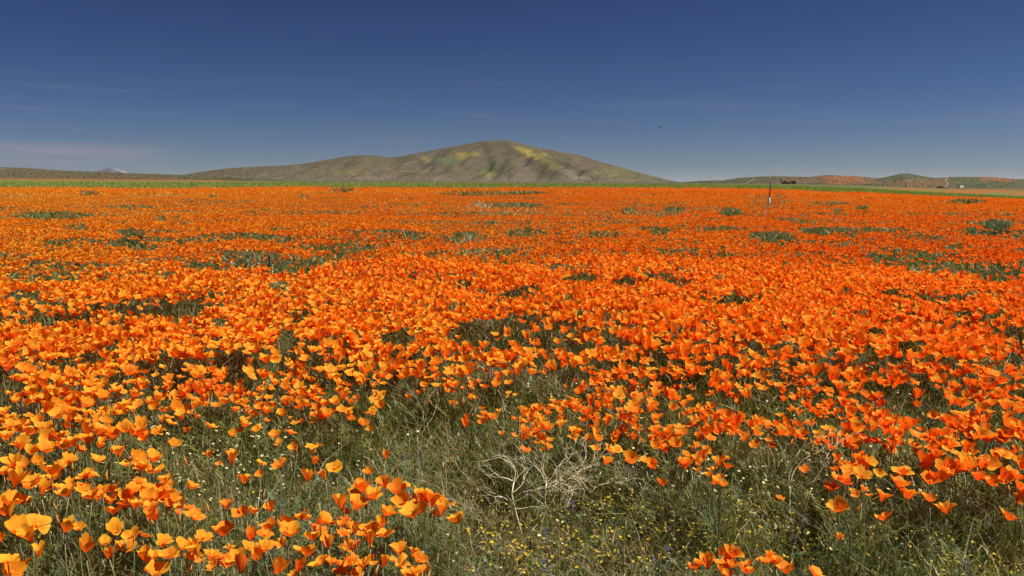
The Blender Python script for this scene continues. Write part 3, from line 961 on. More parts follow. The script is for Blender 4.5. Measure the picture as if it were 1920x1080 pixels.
by_cl = {}
for b in hero:
    by_cl.setdefault(b['cl'], []).append(b)
for phrase, L in by_cl.items():
    if len(L) == 1:
        L[0]['label'] = f"lone {look(L[0])} poppy, {phrase}"
        continue
    nrow = max(1, math.ceil(len(L) / 7))
    L.sort(key=lambda b: b['py'])
    rows = np.array_split(np.arange(len(L)), nrow)
    names = {1: [''], 2: ['upper row, ', 'lower row, '], 3: ['top row, ', 'middle row, ', 'bottom row, '],
             4: ['top row, ', 'second row, ', 'third row, ', 'bottom row, ']}[nrow]
    for rn, idx in zip(names, rows):
        R = sorted([L[i] for i in idx], key=lambda b: b['px'])
        for k, b in enumerate(R):
            o = 'rightmost' if k == len(R) - 1 and k else ORD[k]
            for lk in (look(b), look(b).split(' ', 2)[-1] if b['f'] != 'd' else 'ruffled', ''):
                b['label'] = f"{lk} poppy, {o}, {rn}{phrase}".strip()
                if len(b['label'].split()) <= 16:
                    break

clc = {k: (np.mean([b['x'] for b in blooms if b['cl'] == k]), np.mean([b['y'] for b in blooms if b['cl'] == k])) for k in set(b['cl'] for b in blooms)}
HR = tilt_matrix(len(hero))


def stem_pts(b, top, n=6):
    cx, cy = clc[b['cl']]
    dx, dy = np.clip((cx - b['x']) * .35, -.06, .06), np.clip((cy - b['y']) * .35, -.06, .06)
    bx, by = b['x'] + dx + rng.normal(0, .012), b['y'] + dy + rng.normal(0, .012)
    bz = float(terr(np.array([bx]), np.array([by]))[0]) - .01
    base = np.array([bx, by, bz])
    mid = (base + top) / 2 + np.array([-dx * .25 + rng.normal(0, .012), -dy * .25 + rng.normal(0, .012), .02])
    return base, [((1 - t) ** 2) * base + 2 * t * (1 - t) * mid + t * t * top for t in np.linspace(0, 1, n)]


for b, R in zip(hero, HR):
    top = np.array([b['x'], b['y'], b['z'] + b['h']])
    base, sp = stem_pts(b, top)
    e = empty('poppy', base)
    tag(e, b['label'], 'poppy', 'blooms of the ' + b['cl'] if len(by_cl[b['cl']]) > 1 else None)
    mb = MB()
    mb.tube([p - base for p in sp], np.linspace(.0022, .0013, len(sp)), 4)
    mb.build('stem', M_STEM, e)
    Mx = Matrix([[R[i][0], R[i][1], R[i][2], (top - base)[i]] for i in range(3)] + [[0, 0, 0, 1]]) @ Matrix.Scale(b['dia'], 4)
    hk = int(np.argmin([abs(b['hue'] - h) for h in HUES]))
    for me in hero_petals(b['f'], random.randrange(6), hk):
        o = link('petal', me, e)
        o.matrix_local = Mx
    o = link('stamens', STAMEN, e)
    o.matrix_local = Mx
    for k in range(1):
        o = link('leaf', random.choice(LEAVES), e)
        t = sp[1] - base
        s = b['h'] / .22 * random.uniform(.8, 1.3)
        o.matrix_local = Matrix.Translation(t) @ Matrix.Rotation(random.uniform(0, 6.28), 4, 'Z') @ Matrix.Scale(s, 4)


# mass of flowers: templates with fewer faces further away
def merge_template(parts):
    V, Q, S, n = [], [], [], 0
    for v, q, s in parts:
        t1 = q[:, [0, 1, 2]][s[q[:, 1]] > 0]        # the first row meets in a point
        V.append(v); Q.append(np.vstack([t1, q[:, [0, 2, 3]]]) + n); S.append(s); n += len(v)
    return np.vstack(V), np.vstack(Q), np.concatenate(S)


def bake(templates, P, R, scale, hue, shade):
    """place flowers; returns verts, quads, colours"""
    VV, QQ, CC, n = [], [], [], 0
    pick = rng.integers(0, len(templates), len(P))
    for k, (v, q, s) in enumerate(templates):
        m = np.nonzero(pick == k)[0]
        if not len(m):
            continue
        W = np.einsum('nij,vj->nvi', R[m], v) * scale[m][:, None, None] + P[m][:, None, :]
        VV.append(W.reshape(-1, 3))
        QQ.append((q[None] + (np.arange(len(m)) * len(v))[:, None, None] + n).reshape(-1, q.shape[1]))
        c = petal_colour(np.repeat(hue[m], len(v)), np.tile(s, len(m))) * np.repeat(shade[m], len(v))[:, None]
        CC.append(c)
        n += len(m) * len(v)
    return np.vstack(VV), np.vstack(QQ), np.vstack(CC)


def lod(forms, na, ns, nvar):
    return [merge_template(flower_template(f, 300 + 7 * k + ord(f), na, ns)) for f in forms for k in range(nvar)]


L0 = lod('ooccctd', 4, 4, 3)
L1 = lod('oocctd', 4, 4, 3)
L1B = lod('oocctd', 3, 3, 4)
L2 = lod('ooct', 2, 3, 4)
L3 = lod('oct', 2, 2, 3)


def canopy(x, y):
    return .09 + .11 * field_density(x, y) + .16 * fbm(x * .9, y * .9, 64, 2) * (1 - .4 * sstep(45, 90, y)) - .07 * sstep(45, 90, y)


def scatter(d0, d1, dens, half=37.5, thin=1.0):
    area = math.radians(half) * (d1 * d1 - d0 * d0)
    n = int(area * dens)
    r = np.sqrt(rng.uniform(d0 * d0, d1 * d1, n))
    a = np.radians(rng.uniform(-half, half, n))
    x, y = r * np.sin(a), r * np.cos(a)
    k = (np.abs(x) < .66 * y) | ((np.abs(x) < .66 * y + 1.5) & (rng.uniform(0, 1, n) < thin))
    return x[k], y[k]


def field_hue(x, y, px):
    return np.clip(.29 - .10 * sstep(8, 35, y) + .22 * np.clip(px, 0, 1920) / 1920 + .55 * (fbm(x * .35, y * .35, 81, 2) - .5) - .5 * (fbm(x * .12, y * .05, 83, 3) - .5) * sstep(8, 25, y) + rng.normal(0, .12, len(x)), 0, 1)


mass = []
flower_xy = [np.array([[b['x'], b['y'], b['h']] for b in blooms + fill])]
stem_mass = []


def plant_flowers(d0, d1, dens, T, size, half=37.5, maxpy=684):
    x, y = scatter(d0, d1, dens, half)
    z = terr(x, y)
    h = canopy(x, y) + rng.normal(0, .018, len(x))
    px, py, _ = project(x, y, z + h)
    D = field_density(x, y) * (1 - .97 * gap_mask(px, py))
    D = D * (1 - .6 * sstep(.56, .70, fbm(x * .22, y * .09, 46, 4)) * sstep(6, 14, y))
    edge = 100 + 46 * (fbm(px * .009, y * .004, 77, 3) - .5) + rng.normal(0, 7, len(x))
    keep = (rng.uniform(0, 1, len(x)) < D * np.where(py < maxpy - 6, 1, .30)) & (py < maxpy + 26)
    out = (px < -25) | (px > 1945)
    keep = np.where(out, rng.uniform(0, 1, len(x)) < .5 * D, keep) & (np.abs(x) < .65 * y + 1.5) & (y < edge)
    x, y, z, h, px = x[keep], y[keep], z[keep], h[keep], px[keep]
    n = len(x)
    hue = field_hue(x, y, px)
    sz = size * rng.uniform(.72, 1.22, n)
    mass.append(bake(T, np.stack([x, y, z + h], -1), tilt_matrix(n, 4, 40), sz, hue, np.ones(n)))
    flower_xy.append(np.stack([x, y, h], -1))
    return n


# the remaining hand-read blooms
minor = minor + fill
n = len(minor)
mass.append(bake(L0, np.array([[b['x'], b['y'], b['z'] + b['h']] for b in minor]), tilt_matrix(n), np.array([b['dia'] for b in minor]),
                 np.array([b['hue'] for b in minor]), np.ones(n)))
cnt = [plant_flowers(1.2, 4.4, 620, L1, .062, 66), plant_flowers(4.4, 8, 600, L1B, .063, 54), plant_flowers(8, 20, 310, L2, .065, 43), plant_flowers(20, 48, 98, L3, .074), plant_flowers(48, 122, 10, L3, .165)]
V, Q, C, n = [], [], [], 0
for v, q, c in mass:
    V.append(v); Q.append(q + n); C.append(c); n += len(v)
o = mesh_np('poppy_field', np.vstack(V), [np.vstack(Q)], np.vstack(C), M_PETALS)
kind(o, 'stuff', 'carpet of orange poppies covering the plain beyond the foreground blooms')
print('flowers', cnt, 'quads', sum(len(q) for q in Q))


# ------------------------------------------------------------------ grass and foliage
def blades(P, h, w, lean, col, seg=2, az=None):
    """P (n,3) roots; h heights; w widths; lean (n,2) tip offset / height. returns verts, faces(list), colours"""
    n = len(P)
    az = rng.uniform(0, 2 * math.pi, n) if az is None else az
    s = np.stack([np.cos(az), np.sin(az), np.zeros(n)], -1)
    ts = np.linspace(0, 1, seg + 1)
    V = []
    for t in ts[:-1]:
        c = P + np.stack([lean[:, 0] * h * t * t, lean[:, 1] * h * t * t, h * t * (1 - .12 * t)], -1)
        ww = (w * (1 - .55 * t))[:, None]
        V.append(c - s * ww); V.append(c + s * ww)
    V.append(P + np.stack([lean[:, 0] * h, lean[:, 1] * h, h * .88], -1))
    V = np.stack(V, 1)                      # n, 2*seg+1, 3
    m = V.shape[1]
    i0 = (np.arange(n) * m)[:, None]
    Qs = [i0 + np.array([[2 * k, 2 * k + 1, 2 * k + 3, 2 * k + 2]]) for k in range(seg - 1)]
    T = i0 + np.array([[2 * seg - 2, 2 * seg - 1, 2 * seg]])
    C = np.repeat(col, m, 0)
    return V.reshape(-1, 3), (np.vstack(Qs) if Qs else np.zeros((0, 4), int)), T, C


class Bag:
    def __init__(s):
        s.v, s.q, s.t, s.c, s.n = [], [], [], [], 0

    def add(s, b):
        v, q, t, c = b
        s.v.append(v); s.c.append(c)
        if len(q): s.q.append(q + s.n)
        if len(t): s.t.append(t + s.n)
        s.n += len(v)

    def build(s, name, mat, label):
        f = []
        if s.q: f.append(np.vstack(s.q))
        if s.t: f.append(np.vstack(s.t))
        o = mesh_np(name, np.vstack(s.v), f, np.vstack(s.c), mat)
        print(name, sum(len(a) * (2 if a.shape[1] == 4 else 1) for a in f))
        return kind(o, 'stuff', label)


GREEN = np.array([.185, .215, .040])
GREY = np.array([.170, .195, .076])
STRAW = np.array([.60, .48, .26])
RUST = np.array([.24, .10, .05])
OLIVE = np.array([.24, .22, .055])


def leaf_cols(x, y, dry):
    n = len(x)
    a = fbm(x * 2.2, y * 2.2, 201, 3)
    r = rng.uniform(0, 1, n)
    c = GREEN + (GREY - GREEN) * sstep(.35, .6, a)[:, None]
    c = np.where((r < .22)[:, None], OLIVE, c)
    dn = sstep(.42, .72, fbm(x * 1.7, y * 1.7, 207, 3)) * .55 + dry
    c = np.where((rng.uniform(0, 1, n) < dn)[:, None], STRAW * rng.uniform(.55, 1.15, (n, 1)), c)
    c = np.where((rng.uniform(0, 1, n) < .06 * (1 + 3 * (fbm(x * 3, y * 3, 209, 2) > .6)))[:, None], RUST, c)
    return c * rng.uniform(.5, 1.45, (n, 1))


grass = Bag()
# close ground cover
for d0, d1, dens, hh, wd, seg, hf in ((1.0, 2.4, 10000, .062, .0016, 2, 72), (2.4, 4.2, 4600, .068, .0022, 2, 60), (4.2, 8.5, 1100, .085, .0038, 1, 50), (8.5, 20, 220, .10, .009, 1, 42), (20, 50, 36, .13, .024, 1, 38)):
    x, y = scatter(d0, d1, dens, hf, .4)
    P = np.stack([x, y, terr(x, y) - .003], -1)
    n = len(x)
    h = .8 * hh * rng.gamma(4, .25, n) * (.7 + .6 * fbm(x * 3, y * 3, 221, 2))
    grass.add(blades(P, h, wd * rng.uniform(.6, 1.3, n), rng.normal(0, .75, (n, 2)), leaf_cols(x, y, .22), seg))
# broad little leaves lying at all angles
for d0, d1, dens, hh, wd in ((1.0, 2.6, 4600, .022, .0036), (2.6, 5, 1500, .03, .0047)):
    x, y = scatter(d0, d1, dens, 60, .4)
    n = len(x)
    P = np.stack([x, y, terr(x, y) + rng.uniform(0, .07, n)], -1)
    a = sstep(.45, .65, fbm(x * 2.0, y * 2.0, 251, 3))[:, None]
    c = (np.array([.17, .17, .050]) * (1 - a) + np.array([.09, .17, .065]) * a) * rng.uniform(.6, 1.4, (n, 1))
    c = np.where((rng.uniform(0, 1, n) < .09)[:, None], STRAW * rng.uniform(.4, .9, (n, 1)), c)
    grass.add(blades(P, hh * rng.uniform(.5, 1.4, n), wd * rng.uniform(.6, 1.3, n), rng.normal(0, 1.1, (n, 2)), c, 2))
# wispy taller stalks in the open patches
x, y = scatter(1.2, 5, 480, 55, .4)
n = len(x)
grass.add(blades(np.stack([x, y, terr(x, y)], -1), rng.uniform(.09, .2, n), rng.uniform(.0007, .0014, n), rng.normal(0, .3, (n, 2)),
                 np.where((rng.uniform(0, 1, n) < .55)[:, None], STRAW, OLIVE) * rng.uniform(.7, 1.3, (n, 1)), 3))
grass.build('meadow_grass', M_LEAF, 'low mixed grass and dry stalks between the poppies')

# poppy foliage gathered under the flowers
fol = Bag()
FX = np.vstack(flower_xy)
fd = np.hypot(FX[:, 0], FX[:, 1])
for d0, d1, per, wd, seg, spread in ((0, 2.7, 26, .0014, 2, .035), (2.7, 4.5, 11, .0024, 2, .035), (4.5, 9, 6, .0048, 1, .035), (9, 20, 2, .010, 1, .04), (20, 48, 1, .016, 1, .06)):
    S = FX[(fd >= d0) & (fd < d1)]
    S = np.repeat(S, per, 0)
    n = len(S)
    x, y = S[:, 0] + rng.normal(0, spread, n), S[:, 1] + rng.normal(0, spread, n)
    z0 = terr(x, y)
    lift = rng.uniform(0, .55, n) * S[:, 2]
    lift[rng.uniform(0, 1, n) < .35] = 0
    P = np.stack([x, y, z0 + lift], -1)
    h = (S[:, 2] - .015) * rng.uniform(.45, 1.0, n) - lift
    h = np.maximum(h, .025)
    a = sstep(.3, .7, fbm(x * 1.3, y * 1.3, 231, 2))[:, None]
    c = (np.array([.150, .175, .042]) * (1 - a) + np.array([.165, .190, .075]) * a) * rng.uniform(.6, 1.3, (n, 1))
    c = np.where((rng.uniform(0, 1, n) < .08)[:, None], STRAW, c)
    c = np.where((rng.uniform(0, 1, n) < .05)[:, None], RUST, c)
    fol.add(blades(P, h, wd * rng.uniform(.6, 1.3, n), rng.normal(0, .65, (n, 2)), c, seg))
# divided leaves in tufts at the foot of the nearest blooms
LT = []
for me in LEAVES:
    v = np.empty(len(me.vertices) * 3, np.float32)
    me.vertices.foreach_get('co', v)
    q = np.empty(len(me.loops), np.int32)
    me.loops.foreach_get('vertex_index', q)
    LT.append((v.reshape(-1, 3), q.reshape(-1, 4)))
S = FX[fd < 3.4]
S = S[rng.uniform(0, 1, len(S)) < .5]
n = len(S)
lx, ly = S[:, 0] + rng.normal(0, .05, n), S[:, 1] + rng.normal(0, .05, n)
lz = terr(lx, ly) + rng.uniform(0, .5, n) * S[:, 2]
pk = rng.integers(0, len(LT), n)
for k, (v, q) in enumerate(LT):
    i = np.nonzero(pk == k)[0]
    a = rng.uniform(0, 2 * math.pi, len(i))
    sc = rng.uniform(.8, 1.7, len(i))
    W = np.stack([v[None, :, 0] * np.cos(a)[:, None] - v[None, :, 1] * np.sin(a)[:, None],
                  v[None, :, 0] * np.sin(a)[:, None] + v[None, :, 1] * np.cos(a)[:, None], np.repeat(v[None, :, 2], len(i), 0)], -1) * sc[:, None, None]
    W = W + np.stack([lx[i], ly[i], lz[i]], -1)[:, None, :]
    c = (np.array([.175, .195, .062]) + np.array([.06, .03, .0]) * rng.uniform(-.6, 1, (len(i), 1))) * rng.uniform(.7, 1.3, (len(i), 1))
    fol.add((W.reshape(-1, 3), (q[None] + (np.arange(len(i)) * len(v))[:, None, None]).reshape(-1, 4), [], np.repeat(c, len(v), 0)))
# pointed buds among the blooms
S = FX[fd < 6]
S = S[rng.uniform(0, 1, len(S)) < .16]
n = len(S)
bx, by = S[:, 0] + rng.normal(0, .04, n), S[:, 1] + rng.normal(0, .04, n)
bz = terr(bx, by)
hb = S[:, 2] * rng.uniform(.75, 1.02, n)
fol.add(blades(np.stack([bx, by, bz], -1), hb * 1.1, np.full(n, .0011), np.zeros((n, 2)), np.tile(GREY, (n, 1)), 1))
sp = np.array([[0, 0, -.2], [.13, 0, .1], [0, .13, .1], [-.13, 0, .1], [0, -.13, .1], [0, 0, 1.0]])
st = np.array([[0, 2, 1], [0, 3, 2], [0, 4, 3], [0, 1, 4], [1, 2, 5], [2, 3, 5], [3, 4, 5], [4, 1, 5]])
W = np.einsum('nij,vj->nvi', tilt_matrix(n, 2, 25), sp) * rng.uniform(.022, .036, n)[:, None, None] + np.stack([bx, by, bz + hb * .95], -1)[:, None, :]
g = rng.uniform(0, 1, (n, 1)) ** 2
c = np.array([.24, .26, .10]) * (1 - g) + np.array([.85, .30, .04]) * g
fol.add((W.reshape(-1, 3), [], (st[None] + (np.arange(n) * 6)[:, None, None]).reshape(-1, 3), np.repeat(c, 6, 0)))
fol.build('poppy_foliage', M_LEAF, 'feathery grey green poppy foliage under the blooms')

# green growth filling the gaps farther out, and the band of green grass behind the field
gapv = Bag()
for d0, d1, dens, hh, wd in ((3, 9, 900, .13, .003), (9, 25, 120, .17, .010), (25, 60, 20, .26, .022), (60, 122, 5, .30, .05)):
    x, y = scatter(d0, d1, dens, 37.5)
    z = terr(x, y)
    px, py, _ = project(x, y, z + .1)
    k = rng.uniform(0, 1, len(x)) < np.maximum(gap_mask(px, py), .12 * (1 - field_density(x, y)) + sstep(14, 30, y) * (.06 + .3 * sstep(.50, .68, fbm(x * .16, y * .06, 47, 4))))
    x, y, z = x[k], y[k], z[k]
    n = len(x)
    c = np.array([.145, .155, .055]) * rng.uniform(.55, 1.5, (n, 1)) + np.array([.03, .015, .0]) * rng.uniform(0, 1, (n, 1))
    c = np.where((rng.uniform(0, 1, n) < .14)[:, None], STRAW * .8, c)
    gapv.add(blades(np.stack([x, y, z], -1), hh * rng.uniform(.4, 1.2, n), wd * rng.uniform(.5, 1.3, n), rng.normal(0, .4, (n, 2)), c, 2))
gapv.build('green_undergrowth', M_FAR, 'green leafy growth in the gaps of the poppy field')
band = Bag()
for d0, d1, dens, hh, wd in ((92, 150, 5.5, .40, .055), (150, 260, 1.9, .45, .085)):
    x, y = scatter(d0, d1, dens, 35)
    px, _, _ = project(x, y, terr(x, y))
    edge = 102 + 46 * (fbm(px * .009, y * .004, 77, 3) - .5)
    k = y > edge
    x, y = x[k], y[k]
    n = len(x)
    a = fbm(x * .06, y * .03, 241, 3)[:, None]
    c = (np.array([.27, .34, .085]) * (1 - a) + np.array([.36, .36, .10]) * a) * rng.uniform(.85, 1.12, (n, 1))
    band.add(blades(np.stack([x, y, terr(x, y) - .02], -1), hh * rng.uniform(.5, 1.2, n) * (.6 + .8 * vn(x * .1, y * .05, 243)), wd * rng.uniform(.6, 1.3, n), rng.normal(0, .3, (n, 2)), c, 1))
band.build('grass_band', M_FAR, 'band of bright green grass behind the poppy field')


# small yellow and cream flowers
def discs(P, r, tilt, col, k=6):
    n = len(P)
    R = tilt_matrix(n, 0, tilt, (.1, -.15))
    a = np.arange(k) * 2 * math.pi / k
    ring = np.stack([np.cos(a), np.sin(a), np.full(k, .25)], -1) * np.where(np.arange(k) % 2, .8, 1.05)[:, None]
    T = np.vstack([[[0, 0, 0]], ring])
    W = np.einsum('nij,vj->nvi', R, T) * r[:, None, None] + P[:, None, :]
    tri = np.array([[0, 1 + i, 1 + (i + 1) % k] for i in range(k)])
    F_ = (tri[None] + (np.arange(n) * (k + 1))[:, None, None]).reshape(-1, 3)
    return W.reshape(-1, 3), np.zeros((0, 4), int), F_, np.repeat(col, k + 1, 0)


def tiny_flowers(name, zones, col, rr, label, hlo=.04, hhi=.09, share=1.0):
    bag = Bag()
    for cx, cy, rx, ry, n in zones:
        n = int(n * share)
        a = rng.normal(0, .55, (n, 2))
        a = a[rng.uniform(0, 1, n) < .25 + 1.2 * (fbm(a[:, 0] * 5 + cx, a[:, 1] * 5 + cy, 301, 2) > .47)]
        pts = [on_plane(cx + rx * u, cy + ry * v, .06)[:2] for u, v in a if 350 < cy + ry * v < 1150]
        x, y = np.array(pts).T
        h = rng.uniform(hlo, hhi, len(x))
        z = terr(x, y)
        P = np.stack([x, y, z + h], -1)
        bag.add(discs(P, rr * rng.uniform(.6, 1.35, len(x)), 35, col * rng.uniform(.75, 1.15, (len(x), 1))))
        bag.add(blades(np.stack([x, y, z], -1), h * 1.12, np.full(len(x), .0006), np.zeros((len(x), 2)), np.tile(GREEN, (len(x), 1)), 1))
    bag.build(name, M_TINY, label)


tiny_flowers('yellow_wildflowers', [(1230, 1010, 230, 60, 240), (1700, 1010, 260, 70, 420), (1400, 960, 200, 50, 200), (1130, 955, 70, 20, 40), (1900, 960, 120, 90, 130),
                                    (930, 1000, 90, 50, 90), (980, 1040, 90, 40, 70), (110, 1040, 80, 40, 45), (560, 960, 120, 30, 50), (500, 1000, 200, 60, 60), (1480, 900, 200, 60, 90), (1160, 940, 60, 30, 40), (320, 595, 50, 10, 40)],
             np.array([.66, .46, .025]), .0042, 'tiny yellow wildflowers dotted low in the foreground grass', .03, .10, 1.5)
tiny_flowers('cream_wildflowers', [(500, 840, 220, 90, 170), (300, 940, 200, 50, 90), (1480, 850, 200, 120, 160), (1240, 900, 140, 60, 60), (1660, 900, 200, 100, 130), (700, 720, 250, 60, 110),
                                   (1050, 760, 120, 50, 60), (1730, 800, 150, 70, 60), (130, 830, 160, 90, 80), (900, 1060, 120, 30, 10), (1400, 690, 200, 60, 60), (100, 700, 150, 60, 40)],
             np.array([.76, .72, .36]), .0048, 'small cream and pale yellow cup flowers among the grass', .06, .17, 2.0)


# ------------------------------------------------------------------ lupines
def lupine_parts():
    st = MB(); st.tube([(0, 0, 0), (.004, .002, .05), (0, .004, .105)], [.0018, .0015, .001], 4)
    fl = MB()
    r = random.Random(5)
    for k in range(22):
        z = .055 + .055 * k / 21
        a = k * 2.4
        q = .0085 * (1 - .7 * k / 21) + .002
        fl.ball((q * math.cos(a), q * math.sin(a), z), (.0036, .0036, .003), 5, 4)
    V, Q = [], []
    for j in range(5):
        az = j * 1.9
        c = Vector((math.cos(az) * .03, math.sin(az) * .03, .035 + .008 * (j % 3)))
        st.tube([(0, 0, .012), tuple(c)], [.0009, .0007], 3)
        for k in range(7):
            a = k * 2 * math.pi / 7 + az
            d = Vector((math.cos(a), math.sin(a), .35)).normalized()
            s = Vector((-math.sin(a), math.cos(a), 0))
            b = len(V)
            for t, w in ((0, .001), (.014, .0035), (.024, .0006)):
                V.append(c + d * t - s * w); V.append(c + d * t + s * w)
            Q += [(b, b + 1, b + 3, b + 2), (b + 2, b + 3, b + 5, b + 4)]
    out = []
    for nm, ob in (('stem', st.build('stem', M_LUPLEAF)), ('flower_spike', fl.build('flower_spike', M_BLUE)),
                   ('leaves', mesh_np('leaves', np.array([tuple(v) for v in V]), [np.array(Q)], None, M_LUPLEAF))):
        out.append((nm, ob.data))
        bpy.data.objects.remove(ob)
    return out


LUP = lupine_parts()
LUPS = [(1074, 957, 'under the right half of the pale dead bush'), (1016, 970, 'between the stems of the pale dead bush'), (993, 1000, 'left of the lowest twig under the dead bush'),
        (1020, 1002, 'below the dead bush, right of its twin'), (1251, 1043, 'on open grass near the bottom, right of centre'), (1226, 1058, 'at the bottom, just left of another lupine'),
        (1020, 1066, 'at the bottom edge below the dead bush'), (1316, 937, 'right of the radiating poppy stems'), (1354, 948, 'furthest right of the two behind the yellow patch'),
        (1550, 1018, 'below the small low poppy at the right'), (1712, 990, 'in the dark leafy patch, left one'), (1774, 997, 'in the dark leafy patch, right one'),
        (1506, 993, 'left of the low poppies at the right'), (1489, 1023, 'near the foot of the tall dry stalk'), (1523, 1063, 'between the bottom right poppies'),
        (1840, 1010, 'near the brown stick at the right edge'), (1807, 1070, 'at the bottom edge, far right'), (1805, 953, 'right of the lowest right bank poppies'),
        (149, 1000, 'beside the small pair at lower left'), (129, 1018, 'below the small pair at lower left'), (935, 1017, 'left of the dead bush stem'), (530, 968, 'above the central poppy cluster'),
        (644, 805, 'left end of the open green gap'), (640, 830, 'below another at the gap left end'), (757, 858, 'in the middle of the open green gap'), (790, 855, 'beside the pale twig in the gap'),
        (1745, 772, 'in the dark hollow of the right bank, upper'), (1740, 790, 'in the dark hollow of the right bank, lower'), (1757, 780, 'in the dark hollow of the right bank, right')]
for k, (px, py, ph) in enumerate(LUPS):
    x, y, z = on_plane(px, py, .05)
    e = empty('lupine', (x, y, z - .004), random.uniform(0, 6.28))
    s = random.uniform(.5, .78)
    e.scale = (s, s, s)
    tag(e, 'small blue lupine ' + ph, 'wildflower', 'blue lupines in the foreground')
    for nm, me in LUP:
        link(nm, me, e)


# ------------------------------------------------------------------ scrub dotted over the far hills
scrub = Bag()
for hl, n, u0, u1 in ((central, 6500, 345, 1285), (left_ridge, 2600, -40, 540), (right_hills, 4200, 1280, 1960)):
    u = rng.uniform(u0, u1, n)
    d = hl.dr - (hl.dr - hl.df) * rng.uniform(-.03, 1, n) ** 1.0
    k = fbm(u * .03, d * .012, 401, 3) + rng.uniform(-.25, .25, n) > .46
    u, d = u[k], d[k]
    n = len(u)
    z = hl.z(u, d)
    t = rng.uniform(0, 1, (n, 1))
    c = (np.array([.070, .068, .032]) * (1 - t) + np.array([.13, .105, .055]) * t) * rng.uniform(.7, 1.3, (n, 1))
    for _ in range(2):
        scrub.add(blades(np.stack([(u - 960) / F * d, d, z - .2], -1), rng.uniform(.5, 1.5, n), rng.uniform(.5, 1.3, n), rng.normal(0, .2, (n, 2)), c, 2))
scrub.build('hillside_scrub', M_FAR, 'low dark scrub dotted over the far hillsides')


# ------------------------------------------------------------------ dead twigs
def twig(mb, p, d, L, r, depth, rnd, spread=.75, n=5):
    d = Vector(d).normalized()
    pts, rad = [Vector(p)], [r]
    for k in range(n):
        d = (d + Vector((rnd.gauss(0, .16), rnd.gauss(0, .16), rnd.gauss(-.01, .12)))).normalized()
        pts.append(pts[-1] + d * L / n)
        rad.append(r * (1 - .45 * (k + 1) / n))
    mb.tube(pts, rad, 4)
    if depth <= 0:
        return
    nb = 2 if depth > 1 else rnd.choice((2, 2, 3))
    for i in range(nb):
        at = pts[-1] if i < 2 else pts[n // 2 + 1]
        ax = Vector((rnd.gauss(0, 1), rnd.gauss(0, .8), rnd.gauss(0, .5)))
        q = (d + ax.normalized() * spread * rnd.uniform(.6, 1.2)).normalized()
        twig(mb, at, q, L * rnd.uniform(.6, .9), r * .62, depth - 1, rnd, spread, n)


def px_path(pts, x0, y0, z0, d):
    """photo offsets in pixels from the first point -> metres around the foot"""
    bx, by = pts[0][0], pts[0][1]
    s = d / F
    return [Vector((x0 + (p[0] - bx) * s, y0 + (p[2] if len(p) > 2 else 0), z0 + (by - p[1]) * s * .86)) for p in pts]


def dead_bush():
    fx, fy, fz = on_plane(1022, 985, 0.0)
    e = empty('dead_bush', (fx, fy, fz))
    tag(e, 'pale dried dead bush of bare forked twigs in the foreground grass', 'dead bush')
    stems = [
        ([(983, 1022), (977, 985), (966, 935), (960, 905, .01), (964, 880, .02)], [(-.9, .2, .5), (.3, .3, .9), (-.4, -.3, .9), (.8, .1, .6)]),
        ([(1022, 985), (1023, 950), (1021, 915), (1025, 890, .02)], [(.6, .2, .8), (-.6, .1, .8), (.1, .5, .9), (-.2, -.4, .8)]),
        ([(1066, 975), (1060, 945), (1073, 916, .02), (1072, 905, .03), (1052, 895, .03)], [(.7, .1, .8), (1, -.1, .35), (-.3, .3, .9), (.3, .4, .8)]),
        ([(1090, 970), (1094, 940), (1106, 915, .02), (1118, 900, .02)], [(.8, .1, .5), (.4, -.2, .8), (1, .2, .2), (-.4, .2, .8)]),
        ([(1050, 960), (1042, 930), (1052, 905, -.01), (1060, 880, -.02), (1085, 858, -.02)], [(.8, 0, .6), (.2, .3, 1), (.9, .3, .2), (.5, -.3, .7)]),
    ]
    rnd = random.Random(12)
    for pts, dirs in stems:
        x0, y0, z0 = on_plane(pts[0][0], pts[0][1], 0.0)
        d = math.hypot(x0, y0)
        P = px_path(pts, x0, y0, z0 - .01, d * 1.08)
        P = [p - Vector((fx, fy, fz)) for p in P]
        mb = MB()
        mb.tube(P, np.linspace(.0027, .0019, len(P)), 5)
        for k, dd in enumerate(dirs):
            twig(mb, P[-1 if k < 3 else -2], dd, rnd.uniform(.038, .058), .0017, 4, rnd, .8)
        twig(mb, P[2], (rnd.uniform(-1, 1), .2, .4), .05, .0013, 3, rnd, .8)
        for k in range(5):
            q = rnd.uniform(.35, .95) * (len(P) - 1)
            i = int(q)
            at = P[i].lerp(P[min(i + 1, len(P) - 1)], q - i)
            twig(mb, at, (rnd.gauss(.2, 1), rnd.gauss(0, .5), rnd.uniform(.2, .8)), rnd.uniform(.035, .06), .0012, 3, rnd, .75)
        mb.build('branch', M_TWIG, e)


dead_bush()


def dry_plant(name, label, cat, px, py, hpx, seed, mat, lean=0, depth=3, spread=.55, nst=2, r=.0018, group=None):
    x, y, z = on_plane(px, py, 0.0)
    d = math.hypot(x, y)
    H = hpx * d / F
    e = empty(name, (x, y, z - .005))
    tag(e, label, cat, group)
    rnd = random.Random(seed)
    for k in range(nst):
        mb = MB()
        twig(mb, (rnd.uniform(-.01, .01) * k, rnd.uniform(-.01, .01), 0), (lean + rnd.gauss(0, .25) * (k > 0), rnd.gauss(0, .2), 1), H * .5, r, depth, rnd, spread)
        mb.build('branch', mat, e)
    return e


